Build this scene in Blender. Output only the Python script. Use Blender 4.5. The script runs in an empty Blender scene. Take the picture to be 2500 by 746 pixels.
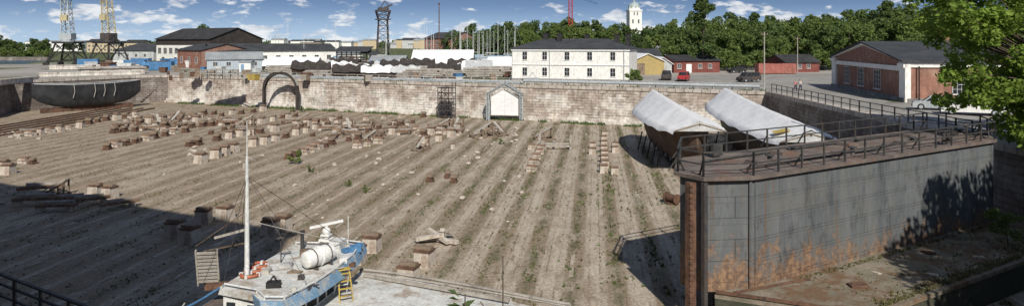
import bpy, math, random
import numpy as np
from mathutils import Vector, Matrix
from mathutils.geometry import tessellate_polygon
import bmesh
random.seed(7); rng=np.random.default_rng(7)
U=random.uniform
F=1667.0; H=12.9; HV=105.0; QZ=5.7
def G(u,v,z=QZ):
    y=(H-z)*F/(v-HV); return ((u-1250)/F*y, y)
def XU(u,y): return (u-1250)/F*y
def ZV(v,y): return H-(v-HV)/F*y
SC=bpy.context.scene; COL=SC.collection
# ------------------------------------------------------------------ builder
class B:
    def __init__(s): s.v=[];s.f=[];s.m=[]
    def add(s,vs,fs,m=0):
        o=len(s.v); s.v+= [tuple(p) for p in vs]
        for f in fs: s.f.append(tuple(i+o for i in f)); s.m.append(m)
        return s
    def hexa(s,c,m=0):
        return s.add(c,[(0,3,2,1),(4,5,6,7),(0,1,5,4),(1,2,6,5),(2,3,7,6),(3,0,4,7)],m)
    def box(s,x0,x1,y0,y1,z0,z1,m=0):
        return s.hexa([(x0,y0,z0),(x1,y0,z0),(x1,y1,z0),(x0,y1,z0),(x0,y0,z1),(x1,y0,z1),(x1,y1,z1),(x0,y1,z1)],m)
    def obox(s,c,d,rot=(0,0,0),m=0):
        M=Matrix.Translation(c)@ (Matrix.Rotation(rot[2],4,'Z')@Matrix.Rotation(rot[1],4,'Y')@Matrix.Rotation(rot[0],4,'X'))
        a,b,e=d[0]/2,d[1]/2,d[2]/2
        return s.hexa([M@Vector(p) for p in [(-a,-b,-e),(a,-b,-e),(a,b,-e),(-a,b,-e),(-a,-b,e),(a,-b,e),(a,b,e),(-a,b,e)]],m)
    def beam(s,p,q,w,h=None,m=0):
        h=h or w; p=Vector(p);q=Vector(q);d=(q-p)
        if d.length<1e-5: return s
        d.normalize()
        up=Vector((0,0,1)) if abs(d.z)<.95 else Vector((0,1,0))
        x=d.cross(up).normalized(); y=x.cross(d)
        x*=w/2;y*=h/2
        return s.hexa([p-x-y,p+x-y,p+x+y,p-x+y,q-x-y,q+x-y,q+x+y,q-x+y],m)
    def cyl(s,p,q,r0,r1=None,n=8,m=0):
        r1=r0 if r1 is None else r1
        p=Vector(p);q=Vector(q);d=(q-p).normalized()
        up=Vector((0,0,1)) if abs(d.z)<.95 else Vector((0,1,0))
        x=d.cross(up).normalized(); y=x.cross(d)
        vs=[];
        for c,r in((p,r0),(q,r1)):
            for i in range(n):
                a=2*math.pi*i/n; vs.append(c+x*math.cos(a)*r+y*math.sin(a)*r)
        fs=[(i,(i+1)%n,n+(i+1)%n,n+i) for i in range(n)]
        fs+=[tuple(range(n-1,-1,-1)),tuple(range(n,2*n))]
        return s.add(vs,fs,m)
    def path(s,pts,r,n=6,m=0):
        for a,b in zip(pts[:-1],pts[1:]): s.cyl(a,b,r,r,n,m)
        return s
    def prism(s,poly,z0,z1,m=0,top=None):
        n=len(poly); top=top or poly
        vs=[(x,y,z0) for x,y in poly]+[(x,y,z1) for x,y in top]
        fs=[tuple(range(n-1,-1,-1)),tuple(range(n,2*n))]+[(i,(i+1)%n,n+(i+1)%n,n+i) for i in range(n)]
        return s.add(vs,fs,m)
    def prismx(s,poly,x0,x1,m=0):
        n=len(poly)
        vs=[(x0,y,z) for y,z in poly]+[(x1,y,z) for y,z in poly]
        fs=[tuple(range(n-1,-1,-1)),tuple(range(n,2*n))]+[(i,(i+1)%n,n+(i+1)%n,n+i) for i in range(n)]
        return s.add(vs,fs,m)
    def prismy(s,poly,y0,y1,m=0):
        n=len(poly)
        vs=[(x,y0,z) for x,z in poly]+[(x,y1,z) for x,z in poly]
        fs=[tuple(range(n-1,-1,-1)),tuple(range(n,2*n))]+[(i,(i+1)%n,n+(i+1)%n,n+i) for i in range(n)]
        return s.add(vs,fs,m)
    def loft(s,rings,m=0,closed=True,cap=True):
        n=len(rings[0]); vs=[p for r in rings for p in r]; fs=[]
        for k in range(len(rings)-1):
            for i in range(n if closed else n-1):
                j=(i+1)%n; fs.append((k*n+i,k*n+j,(k+1)*n+j,(k+1)*n+i))
        if cap and closed: fs+=[tuple(range(n-1,-1,-1)),tuple(range((len(rings)-1)*n,len(rings)*n))]
        return s.add(vs,fs,m)
    def sphere(s,c,r,sc=(1,1,1),n=10,k=6,m=0):
        rings=[]
        for j in range(k+1):
            t=-math.pi/2+math.pi*j/k; rr=max(math.cos(t),.02)*r
            rings.append([(c[0]+sc[0]*rr*math.cos(2*math.pi*i/n),c[1]+sc[1]*rr*math.sin(2*math.pi*i/n),c[2]+sc[2]*r*math.sin(t)) for i in range(n)])
        return s.loft(rings,m)
    def lattice(s,p,q,w0,w1,n,ch=.2,br=.1,m=0):
        p=Vector(p);q=Vector(q);d=(q-p).normalized()
        up=Vector((0,0,1)) if abs(d.z)<.8 else Vector((0,1,0))
        x=d.cross(up).normalized(); y=x.cross(d)
        def C(t,i):
            w=(w0+(w1-w0)*t)/2; sx,sy=[(-1,-1),(1,-1),(1,1),(-1,1)][i]
            return p.lerp(q,t)+x*w*sx+y*w*sy
        for i in range(4):
            s.beam(C(0,i),C(1,i),ch,m=m)
            for k in range(n):
                a,b=k/n,(k+1)/n; j=(i+1)%4
                if k%2: s.beam(C(a,i),C(b,j),br,m=m)
                else: s.beam(C(a,j),C(b,i),br,m=m)
                s.beam(C(b,i),C(b,j),br,m=m)
        return s
    def mesh(s,name,mats,smooth=False):
        me=bpy.data.meshes.new(name); me.from_pydata(s.v,[],s.f)
        if not isinstance(mats,(list,tuple)): mats=[mats]
        for a in mats: me.materials.append(a)
        me.polygons.foreach_set('material_index',s.m)
        bm=bmesh.new(); bm.from_mesh(me); bmesh.ops.recalc_face_normals(bm,faces=bm.faces); bm.to_mesh(me); bm.free()
        if smooth:
            me.polygons.foreach_set('use_smooth',[True]*len(me.polygons))
            try: me.set_sharp_from_angle(angle=math.radians(40))
            except Exception: pass
        me.update(); return me
KIDS={}
def mk(name,data,parent=None,loc=(0,0,0),rz=0,label=None,cat=None,group=None,kind=None):
    o=bpy.data.objects.new(name,data); COL.objects.link(o)
    o.location=loc; o.rotation_euler=(0,0,rz)
    if parent: o.parent=parent; KIDS.setdefault(parent,[]).append(o)
    if label: o['label']=label
    if cat: o['category']=cat
    if group: o['group']=group
    if kind: o['kind']=kind
    return o
def root(name,label,cat,loc,rz=0,group=None): return mk(name,None,None,loc,rz,label,cat,group)
def P(par,name,b,mats,smooth=False,label=None,loc=(0,0,0),rz=0):
    return mk(name,b.mesh(name,mats,smooth),par,loc,rz,label)
def thing(name,b,mats,label,cat,loc=(0,0,0),rz=0,group=None,smooth=False):
    return mk(name,b.mesh(name,mats,smooth),None,loc,rz,label,cat,group)
def struct(name,b,mats): return mk(name,b.mesh(name,mats),kind='structure')
def clone(src,par=None):
    n=src.copy(); COL.objects.link(n)
    if par: n.parent=par; KIDS.setdefault(par,[]).append(n)
    for c in KIDS.get(src,[]): clone(c,n)
    return n
class Proto:
    def __init__(s,make): s.make=make;s.src=None
    def put(s,loc,rz=0,sc=1,label=None,tilt=(0,0)):
        if s.src is None: s.src=s.make(); o=s.src
        else: o=clone(s.src)
        o.location=loc; o.rotation_euler=(tilt[0],tilt[1],rz); o.scale=(sc,sc,sc) if not isinstance(sc,tuple) else sc
        if label: o['label']=label
        return o
# ------------------------------------------------------------------ materials
def nn(nt,t,**k):
    n=nt.nodes.new(t)
    for a,b in k.items(): setattr(n,a,b)
    return n
def setin(nt,n,i,v):
    if v is None: return
    if isinstance(v,bpy.types.NodeSocket): nt.links.new(v,n.inputs[i])
    else: n.inputs[i].default_value=v
def M(nt,op,a,b=None,c=None):
    n=nn(nt,'ShaderNodeMath',operation=op); setin(nt,n,0,a); setin(nt,n,1,b); setin(nt,n,2,c); return n.outputs[0]
def MIX(nt,f,a,b,blend='MIX'):
    n=nn(nt,'ShaderNodeMix',data_type='RGBA',blend_type=blend); setin(nt,n,0,f)
    for i,v in((6,a),(7,b)):
        if isinstance(v,tuple) and len(v)==3: v=(*v,1)
        setin(nt,n,i,v)
    return n.outputs[2]
def NOISE(nt,vec,scale,detail=4,rough=.6):
    n=nn(nt,'ShaderNodeTexNoise'); setin(nt,n,'Vector',vec); n.inputs['Scale'].default_value=scale
    n.inputs['Detail'].default_value=detail; n.inputs['Roughness'].default_value=rough; return n.outputs[0]
def MR(nt,v,a,b,c=0.,d=1.,smooth=True):
    n=nn(nt,'ShaderNodeMapRange',interpolation_type='SMOOTHSTEP' if smooth else 'LINEAR'); setin(nt,n,0,v)
    for i,x in enumerate((a,b,c,d)): n.inputs[i+1].default_value=x
    return n.outputs[0]
def SCALE(nt,vec,s):
    n=nn(nt,'ShaderNodeMapping'); setin(nt,n,0,vec); n.inputs['Scale'].default_value=s; return n.outputs[0]
def VS(nt,col,f):
    n=nn(nt,'ShaderNodeVectorMath',operation='SCALE'); nt.links.new(col,n.inputs[0]); nt.links.new(f,n.inputs['Scale']); return n.outputs[0]
def base(name):
    m=bpy.data.materials.new(name); m.use_nodes=True; nt=m.node_tree
    bs=nt.nodes['Principled BSDF']; bs.inputs['Specular IOR Level'].default_value=.3
    return m,nt,bs
def BUMP(nt,bs,h,st=.4,dist=.05):
    n=nn(nt,'ShaderNodeBump'); n.inputs['Strength'].default_value=st; n.inputs['Distance'].default_value=dist
    nt.links.new(h,n.inputs['Height']); nt.links.new(n.outputs[0],bs.inputs['Normal']); return n.outputs[0]
def coord(nt,c='Object'):
    if c=='World': return nn(nt,'ShaderNodeNewGeometry').outputs['Position']
    return nn(nt,'ShaderNodeTexCoord').outputs[c]
def weath(name,c1,c2,sc=1.,rough=.8,c3=None,s3=.6,lo=.5,hi=.62,st=(1,1,1),bump=.3,metal=0,crd='Object',seam=None,seamax=0,lo1=.35,hi1=.65,spec=None):
    m,nt,bs=base(name); v=coord(nt,crd)
    vs=SCALE(nt,v,st)
    col=MIX(nt,MR(nt,NOISE(nt,vs,sc),lo1,hi1),c1,c2)
    fine=NOISE(nt,vs,sc*9,3,.7)
    if c3: col=MIX(nt,MR(nt,NOISE(nt,SCALE(nt,vs,(1,1,.6)),s3,6,.65),lo,hi),col,c3)
    col=VS(nt,col,MR(nt,fine,.25,.75,.72,1.25,False))
    h=fine
    if seam:
        sp=nn(nt,'ShaderNodeSeparateXYZ'); nt.links.new(v,sp.inputs[0])
        fr=M(nt,'FRACT',M(nt,'DIVIDE',sp.outputs[seamax],seam))
        ln=M(nt,'LESS_THAN',fr,.1); col=MIX(nt,M(nt,'MULTIPLY',ln,.55),col,(.02,.02,.02))
    nt.links.new(col,bs.inputs['Base Color']); bs.inputs['Roughness'].default_value=rough; bs.inputs['Metallic'].default_value=metal
    if spec is not None: bs.inputs['Specular IOR Level'].default_value=spec
    if bump: BUMP(nt,bs,h,bump,.03)
    return m
def brick(name,c1,c2,mo,bw,bh,ms=.012,c3=None,lo=.5,hi=.6,s3=.3,crd='Object',zfade=None,c4=None):
    m,nt,bs=base(name); v=coord(nt,crd)
    sp=nn(nt,'ShaderNodeSeparateXYZ'); nt.links.new(v,sp.inputs[0])
    cb=nn(nt,'ShaderNodeCombineXYZ')
    nt.links.new(M(nt,'ADD',sp.outputs[0],sp.outputs[1]),cb.inputs[0]); nt.links.new(sp.outputs[2],cb.inputs[1])
    br=nn(nt,'ShaderNodeTexBrick'); nt.links.new(cb.outputs[0],br.inputs['Vector'])
    br.inputs['Scale'].default_value=1; br.inputs['Brick Width'].default_value=bw; br.inputs['Row Height'].default_value=bh
    br.inputs['Mortar Size'].default_value=ms; br.inputs['Color1'].default_value=(*c1,1); br.inputs['Color2'].default_value=(*c2,1); br.inputs['Mortar'].default_value=(*mo,1)
    br.inputs['Bias'].default_value=-.1; br.inputs['Mortar Smooth'].default_value=.3
    col=br.outputs['Color']
    if c3:
        n1=NOISE(nt,SCALE(nt,v,(1,1,1.6)),s3,7,.7)
        if zfade: n1=M(nt,'ADD',n1,MR(nt,sp.outputs[2],zfade[0],zfade[1],zfade[2],zfade[3],False))
        n1=M(nt,'ADD',n1,M(nt,'MULTIPLY',NOISE(nt,v,2.2,2),.12))
        col=MIX(nt,M(nt,'MULTIPLY',MR(nt,n1,lo,hi),.88),col,c3)
    if c4:
        n2=NOISE(nt,SCALE(nt,v,(1,1,.3)),.45,7,.75)
        col=MIX(nt,MR(nt,n2,.54,.68,0,.8),col,c4)
    d=NOISE(nt,SCALE(nt,v,(1,1,.35)),1.1,6,.7)
    col=VS(nt,col,MR(nt,d,.3,.7,.66,1.2))
    col=MIX(nt,M(nt,'MULTIPLY',br.outputs['Fac'],.5),col,mo)
    nt.links.new(col,bs.inputs['Base Color']); bs.inputs['Roughness'].default_value=.9
    BUMP(nt,bs,M(nt,'SUBTRACT',M(nt,'MULTIPLY',NOISE(nt,v,6,4),.6),br.outputs['Fac']),.5,.05)
    return m
def leafmat(name,c1,c2,tr=.3):
    m,nt,bs=base(name); g=nn(nt,'ShaderNodeNewGeometry')
    o=nn(nt,'ShaderNodeObjectInfo')
    f=M(nt,'ADD',M(nt,'MULTIPLY',g.outputs['Random Per Island'],.45),M(nt,'MULTIPLY',o.outputs['Random'],.55))
    col=MIX(nt,f,c1,c2)
    dk=tuple(a*.6 for a in c1)
    col=MIX(nt,MR(nt,NOISE(nt,g.outputs['Position'],.35,2),.35,.65,.5,0),col,dk)
    nt.links.new(col,bs.inputs['Base Color']); bs.inputs['Roughness'].default_value=.7
    t=nn(nt,'ShaderNodeBsdfTranslucent'); nt.links.new(col,t.inputs[0])
    mx=nn(nt,'ShaderNodeMixShader'); mx.inputs[0].default_value=tr
    nt.links.new(bs.outputs[0],mx.inputs[1]); nt.links.new(t.outputs[0],mx.inputs[2])
    nt.links.new(mx.outputs[0],nt.nodes['Material Output'].inputs[0]); return m
def tarpmat(name,c1,c2,c3):
    m,nt,bs=base(name); v=coord(nt,'Object')
    col=MIX(nt,MR(nt,NOISE(nt,v,.35,5),.3,.7),c1,c2)
    col=MIX(nt,MR(nt,NOISE(nt,SCALE(nt,v,(1,.4,1)),.9,6,.7),.58,.75),col,c3)
    sp=nn(nt,'ShaderNodeSeparateXYZ'); nt.links.new(v,sp.inputs[0])
    fr=M(nt,'FRACT',M(nt,'DIVIDE',sp.outputs[0],2.6)); col=MIX(nt,M(nt,'MULTIPLY',M(nt,'LESS_THAN',fr,.03),.45),col,(.35,.35,.35))
    nt.links.new(col,bs.inputs['Base Color']); bs.inputs['Roughness'].default_value=.55
    w1=NOISE(nt,SCALE(nt,v,(1,.5,.5)),1.3,5,.6); w2=NOISE(nt,SCALE(nt,v,(.4,1,1)),.9,4,.6)
    BUMP(nt,bs,M(nt,'ADD',w1,w2),.65,.15)
    t=nn(nt,'ShaderNodeBsdfTranslucent'); nt.links.new(col,t.inputs[0])
    mx=nn(nt,'ShaderNodeMixShader'); mx.inputs[0].default_value=.18
    nt.links.new(bs.outputs[0],mx.inputs[1]); nt.links.new(t.outputs[0],mx.inputs[2])
    nt.links.new(mx.outputs[0],nt.nodes['Material Output'].inputs[0]); return m
mt={}
mt['plaster']=weath('white_plaster',(.8,.79,.75),(.72,.71,.67),.35,.85,(.58,.57,.53),.5,.62,.8,st=(1,1,.4),bump=.15)
mt['roofdark']=weath('dark_metal_roof',(.045,.048,.052),(.065,.068,.072),.4,.75,(.1,.1,.1),.5,.6,.75,seam=.6,spec=.2)
mt['roofblack']=weath('bitumen_roof',(.035,.035,.038),(.055,.055,.055),.5,.85,spec=.15)
mt['roofgrey']=weath('corrugated_grey_roof',(.26,.28,.29),(.34,.36,.37),.4,.7,(.2,.15,.12),.5,.6,.8,seam=.5)
mt['black']=weath('black_paint',(.02,.02,.022),(.04,.038,.036),2,.6,(.09,.05,.03),2,.6,.75)
mt['rail']=weath('rail_steel',(.04,.042,.045),(.075,.07,.065),3,.6,(.11,.07,.05),3,.58,.7)
mt['iron']=weath('dark_iron',(.045,.045,.05),(.08,.07,.065),1,.6,(.1,.06,.045),1,.5,.7)
mt['rust']=weath('rusty_iron',(.10,.055,.038),(.17,.095,.062),2,.9,(.06,.042,.034),1.5,.5,.65,bump=.6)
mt['rustpl']=weath('rust_brown_timber',(.19,.11,.075),(.27,.19,.13),3,.9,(.09,.06,.045),2,.5,.65,bump=.6)
mt['timber']=weath('old_timber',(.19,.135,.095),(.28,.22,.165),1.5,.9,(.09,.065,.05),2,.5,.65,st=(1,1,3))
mt['timbergrey']=weath('grey_timber',(.33,.3,.26),(.42,.39,.35),1.5,.9,(.17,.15,.13),2,.5,.7)
mt['darkwood']=weath('tarred_wood',(.035,.03,.028),(.06,.05,.045),1,.85,seam=.35)
mt['concrete']=weath('pale_concrete',(.46,.41,.35),(.56,.51,.45),1.5,.9,(.26,.19,.14),1.2,.5,.68,bump=.5)
mt['slab']=weath('runner_concrete',(.45,.39,.315),(.36,.305,.24),.7,.95,(.25,.195,.14),.6,.44,.62,bump=.6,crd='World')
mt['white']=weath('white_paint',(.78,.78,.76),(.7,.7,.68),2,.5,(.45,.33,.24),2,.68,.82,bump=.1)
mt['offwhite']=weath('worn_white_paint',(.68,.69,.68),(.58,.59,.58),1.5,.6,(.3,.22,.16),1.6,.57,.74)
mt['blue']=weath('blue_paint',(.06,.16,.32),(.09,.22,.4),1.5,.5,(.3,.3,.3),2,.6,.75)
mt['paleblue']=weath('pale_blue_paint',(.15,.27,.4),(.22,.34,.47),1.5,.6,(.42,.43,.42),2,.5,.66)
mt['yellow']=weath('yellow_paint',(.5,.37,.08),(.44,.32,.08),2,.6,(.25,.21,.16),2,.52,.7)
mt['craneyellow']=weath('faded_crane_yellow',(.5,.43,.24),(.42,.37,.23),.5,.7,(.2,.18,.15),.6,.5,.7)
mt['cranegrey']=weath('crane_grey',(.42,.45,.46),(.34,.38,.4),.5,.7)
mt['orange']=weath('orange_red',(.38,.1,.05),(.42,.15,.08),2,.6,(.5,.45,.4),2,.6,.78)
mt['fadedred']=weath('faded_red_steel',(.36,.12,.1),(.42,.17,.14),.6,.7,(.25,.1,.07),.6,.5,.7,seam=.3)
mt['red']=weath('red_paint',(.42,.04,.04),(.36,.04,.04),1,.4)
mt['redwood']=weath('red_boards',(.17,.055,.045),(.22,.075,.06),.8,.85,seam=.3)
mt['yellowwood']=weath('ochre_boards',(.45,.34,.14),(.38,.3,.13),.8,.85,seam=.3)
mt['ochre']=weath('ochre_plaster',(.52,.43,.28),(.46,.38,.25),.5,.85)
mt['bluewall']=weath('blue_grey_boards',(.38,.44,.5),(.45,.5,.54),.8,.8,seam=.4)
mt['tarp']=tarpmat('white_tarpaulin',(.9,.9,.9),(.82,.83,.84),(.66,.65,.62))
mt['tarpgrey']=weath('grey_tarpaulin',(.44,.45,.45),(.54,.55,.55),.5,.6,(.32,.32,.32),.6,.5,.7,bump=.5)
mt['glass']=weath('window_glass',(.02,.023,.028),(.035,.04,.045),.7,.4,bump=0,spec=.1)
mt['tyre']=weath('rubber',(.02,.02,.02),(.03,.03,.03),4,.9)
mt['hullwood']=weath('brown_hull_planks',(.075,.048,.034),(.12,.08,.058),.8,.8,(.05,.035,.025),1,.5,.7,seam=.28,seamax=2)
mt['hullblack']=weath('black_hull',(.022,.024,.028),(.045,.047,.05),.5,.5,(.09,.07,.055),.4,.6,.75)
mt['boatdeck']=weath('pale_deck_paint',(.52,.53,.51),(.64,.64,.61),1.2,.8,(.36,.3,.24),1.5,.46,.66,bump=.4)
mt['rope']=weath('rope',(.5,.48,.44),(.4,.38,.34),8,.9)
mt['bark']=weath('bark',(.09,.07,.05),(.14,.11,.085),3,.95,bump=.8)
mt['skin']=weath('skin',(.5,.32,.24),(.46,.29,.21),8,.6,bump=0)
mt['cloth1']=weath('navy_cloth',(.04,.05,.1),(.05,.06,.12),8,.9)
mt['cloth2']=weath('pink_cloth',(.5,.16,.2),(.45,.14,.18),8,.9)
mt['cloth3']=weath('light_cloth',(.5,.5,.48),(.45,.45,.43),8,.9)
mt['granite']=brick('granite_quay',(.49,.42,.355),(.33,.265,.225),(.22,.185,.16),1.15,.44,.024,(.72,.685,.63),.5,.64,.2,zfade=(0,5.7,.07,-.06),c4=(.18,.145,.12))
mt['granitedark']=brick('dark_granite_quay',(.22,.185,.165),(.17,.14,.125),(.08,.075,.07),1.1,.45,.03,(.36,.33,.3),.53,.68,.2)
mt['coping']=weath('coping_stone',(.4,.35,.3),(.52,.47,.42),.6,.9,(.22,.19,.15),.4,.52,.7,seam=1.3)
mt['brick']=brick('red_brick',(.33,.145,.095),(.25,.1,.07),(.32,.27,.23),.28,.1,.012,(.42,.26,.19),.55,.7,.25)
mt['stonewall']=brick('grey_stone_foundation',(.3,.29,.28),(.22,.21,.2),(.12,.11,.1),.7,.35,.03)
def groundmat():
    m,nt,bs=base('quay_ground'); v=coord(nt,'World')
    col=MIX(nt,MR(nt,NOISE(nt,v,.08,6),.35,.65),(.27,.25,.22),(.36,.335,.30))
    sp=nn(nt,'ShaderNodeSeparateXYZ'); nt.links.new(v,sp.inputs[0])
    far=MR(nt,sp.outputs[1],190,330)
    gr=M(nt,'ADD',NOISE(nt,v,.035,6,.65),M(nt,'MULTIPLY',far,.5))
    col=MIX(nt,MR(nt,gr,.54,.62),col,MIX(nt,NOISE(nt,v,.4),(.06,.085,.03),(.13,.14,.06)))
    col=VS(nt,col,MR(nt,NOISE(nt,v,2.5,5,.7),.3,.7,.75,1.2))
    nt.links.new(col,bs.inputs['Base Color']); bs.inputs['Roughness'].default_value=.95; return m
mt['ground']=groundmat()
mt['asphalt']=weath('worn_asphalt',(.25,.235,.215),(.31,.295,.27),.12,.9,(.17,.16,.145),.2,.55,.7,crd='World',bump=.2)
def floormat():
    m,nt,bs=base('dock_floor'); v=coord(nt,'World')
    sp=nn(nt,'ShaderNodeSeparateXYZ'); nt.links.new(v,sp.inputs[0]); x,y=sp.outputs[0],sp.outputs[1]
    s=M(nt,'SUBTRACT',M(nt,'MULTIPLY',x,.993),M(nt,'MULTIPLY',y,.12))
    t=M(nt,'ADD',M(nt,'MULTIPLY',x,.12),M(nt,'MULTIPLY',y,.993))
    cb=nn(nt,'ShaderNodeCombineXYZ'); nt.links.new(s,cb.inputs[0]); nt.links.new(t,cb.inputs[1]); st=cb.outputs[0]
    wob=NOISE(nt,SCALE(nt,st,(1,.7,1)),2.4,7,.85)
    s2=M(nt,'ADD',s,M(nt,'MULTIPLY',M(nt,'SUBTRACT',wob,.5),.42))
    f=M(nt,'FRACT',M(nt,'ADD',M(nt,'DIVIDE',s2,2.4),100.))
    d=M(nt,'MULTIPLY',M(nt,'ABSOLUTE',M(nt,'SUBTRACT',f,.5)),2.4)
    rgt=MR(nt,x,-26,6)
    pale=MIX(nt,NOISE(nt,v,.8,6,.7),(.41,.35,.28),(.56,.49,.4))
    dirt=MIX(nt,NOISE(nt,v,1.3,8,.8),(.2,.15,.1),(.38,.3,.22))
    big=NOISE(nt,SCALE(nt,st,(1,.5,1)),.2,9,.8)
    bare=MR(nt,big,.47,.6)
    thr=MR(nt,x,-22,6,.95,.55)
    per=NOISE(nt,SCALE(nt,st,(1,.03,1)),.55,2,.5)      # each strip has its own width and tone
    band=MR(nt,M(nt,'ADD',M(nt,'SUBTRACT',d,thr),M(nt,'MULTIPLY',M(nt,'SUBTRACT',per,.5),.5)),-.08,.08)
    pn=MR(nt,NOISE(nt,SCALE(nt,st,(1,.3,1)),.8,8,.8),.38,.56,.1,1)
    pf=M(nt,'MAXIMUM',M(nt,'MULTIPLY',M(nt,'MULTIPLY',band,pn),MR(nt,x,-28,6,.6,.9)),M(nt,'MULTIPLY',bare,.6))
    col=MIX(nt,pf,dirt,pale)
    br=nn(nt,'ShaderNodeTexVoronoi',feature='DISTANCE_TO_EDGE'); nt.links.new(st,br.inputs['Vector']); br.inputs['Scale'].default_value=4.6
    cob=MR(nt,br.outputs['Distance'],0,.12,1,0)
    inter=MR(nt,d,1.0,.85,.35,1)
    col=MIX(nt,M(nt,'MULTIPLY',M(nt,'MULTIPLY',cob,inter),.5),col,(.15,.115,.075))
    j=MR(nt,M(nt,'ABSOLUTE',M(nt,'SUBTRACT',d,.9)),.07,.0)
    jn=MR(nt,NOISE(nt,SCALE(nt,st,(1,.25,1)),1.3,6,.75),.44,.58)
    col=MIX(nt,M(nt,'MULTIPLY',M(nt,'MULTIPLY',j,jn),.65),col,(.11,.085,.055))
    j2=MR(nt,M(nt,'ABSOLUTE',M(nt,'SUBTRACT',d,.42)),.05,.0)
    col=MIX(nt,M(nt,'MULTIPLY',M(nt,'MULTIPLY',j2,jn),.5),col,(.12,.09,.06))
    wd=NOISE(nt,SCALE(nt,st,(1,.35,1)),.8,9,.85)
    wm=M(nt,'MULTIPLY',M(nt,'MULTIPLY',MR(nt,d,.5,.08),MR(nt,wd,.44,.54)),MR(nt,x,-28,6,.55,.88))
    col=MIX(nt,wm,col,MIX(nt,NOISE(nt,v,2.5),(.085,.078,.042),(.16,.145,.08)))
    p2=NOISE(nt,v,.55,9,.85)
    col=MIX(nt,MR(nt,p2,.53,.64,0,.65),col,(.17,.132,.088))
    col=VS(nt,col,MR(nt,NOISE(nt,v,5,6,.8),.3,.7,.68,1.28))
    nt.links.new(col,bs.inputs['Base Color']); bs.inputs['Roughness'].default_value=.95
    BUMP(nt,bs,M(nt,'SUBTRACT',NOISE(nt,v,4,5,.7),M(nt,'MULTIPLY',cob,.4)),.45,.05); return m
mt['floor']=floormat()
def caissonmat():
    m,nt,bs=base('riveted_grey_plate'); v=coord(nt,'Object')
    sp=nn(nt,'ShaderNodeSeparateXYZ'); nt.links.new(v,sp.inputs[0])
    cb=nn(nt,'ShaderNodeCombineXYZ'); nt.links.new(M(nt,'ADD',sp.outputs[0],sp.outputs[1]),cb.inputs[0]); nt.links.new(M(nt,'ADD',sp.outputs[2],.05),cb.inputs[1])
    br=nn(nt,'ShaderNodeTexBrick'); nt.links.new(cb.outputs[0],br.inputs['Vector']); br.inputs['Scale'].default_value=1
    br.inputs['Brick Width'].default_value=4.6; br.inputs['Row Height'].default_value=.98; br.inputs['Mortar Size'].default_value=.014; br.inputs['Mortar Smooth'].default_value=.5
    br.inputs['Color1'].default_value=(.105,.116,.124,1); br.inputs['Color2'].default_value=(.115,.126,.133,1); br.inputs['Mortar'].default_value=(.06,.06,.06,1)
    col=br.outputs[0]
    col=MIX(nt,MR(nt,NOISE(nt,SCALE(nt,v,(1,1,.2)),1.2,7,.78),.4,.7,0,.75),col,(.185,.195,.2))
    col=MIX(nt,MR(nt,NOISE(nt,v,.5,8,.78),.48,.62,0,.65),col,(.155,.15,.137))
    col=MIX(nt,MR(nt,NOISE(nt,SCALE(nt,v,(1,1,.35)),.8,8,.78),.5,.64,0,.75),col,(.05,.054,.06))
    low=MR(nt,sp.outputs[2],1.6,4.8,.17,-.12,False); lft=MR(nt,sp.outputs[0],-2,11,.07,-.02)
    n1=M(nt,'ADD',M(nt,'ADD',NOISE(nt,SCALE(nt,v,(1,1,.7)),1.1,9,.82),low),lft)
    rustc=MIX(nt,MR(nt,NOISE(nt,v,4,6,.75),.35,.65),(.11,.065,.045),(.33,.2,.115))
    col=MIX(nt,M(nt,'MULTIPLY',MR(nt,n1,.56,.68),.88),col,rustc)
    strk=M(nt,'ADD',NOISE(nt,SCALE(nt,v,(1,1,.06)),3.2,5,.75),M(nt,'MULTIPLY',lft,.6))
    col=MIX(nt,MR(nt,strk,.58,.72,0,.7),col,(.15,.09,.058))
    nt.links.new(col,bs.inputs['Base Color']); bs.inputs['Roughness'].default_value=.75
    BUMP(nt,bs,M(nt,'ADD',br.outputs['Fac'],M(nt,'MULTIPLY',NOISE(nt,v,1.2,3),.8)),.7,.06); return m
mt['plate']=caissonmat()
mt['rustdeck']=weath('rusty_deck_plate',(.12,.1,.09),(.19,.155,.135),.7,.9,(.16,.1,.075),.8,.5,.66,bump=.4)
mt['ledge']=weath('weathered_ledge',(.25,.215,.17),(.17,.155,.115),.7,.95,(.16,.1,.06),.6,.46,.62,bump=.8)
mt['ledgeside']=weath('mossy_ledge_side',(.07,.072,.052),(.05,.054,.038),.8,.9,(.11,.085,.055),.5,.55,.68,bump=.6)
def watermat():
    m,nt,bs=base('sea_water'); bs.inputs['Base Color'].default_value=(.03,.08,.13,1); bs.inputs['Roughness'].default_value=.15
    BUMP(nt,bs,NOISE(nt,coord(nt,'World'),.8,4),.5,.3); return m
mt['water']=watermat()
mt['leafA']=leafmat('broadleaf_foliage',(.12,.18,.05),(.24,.31,.085),.42)
mt['leafB']=leafmat('dark_foliage',(.085,.14,.045),(.17,.235,.07),.42)
mt['leafC']=leafmat('maple_foliage',(.2,.31,.05),(.38,.5,.1),.45)
mt['weed']=leafmat('weeds',(.11,.105,.045),(.21,.195,.09),.2)
mt['grass']=leafmat('green_grass',(.085,.13,.035),(.15,.2,.065),.2)
mt['hill']=weath('grassy_hill',(.07,.1,.035),(.12,.13,.06),.3,.95,crd='World')
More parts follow.
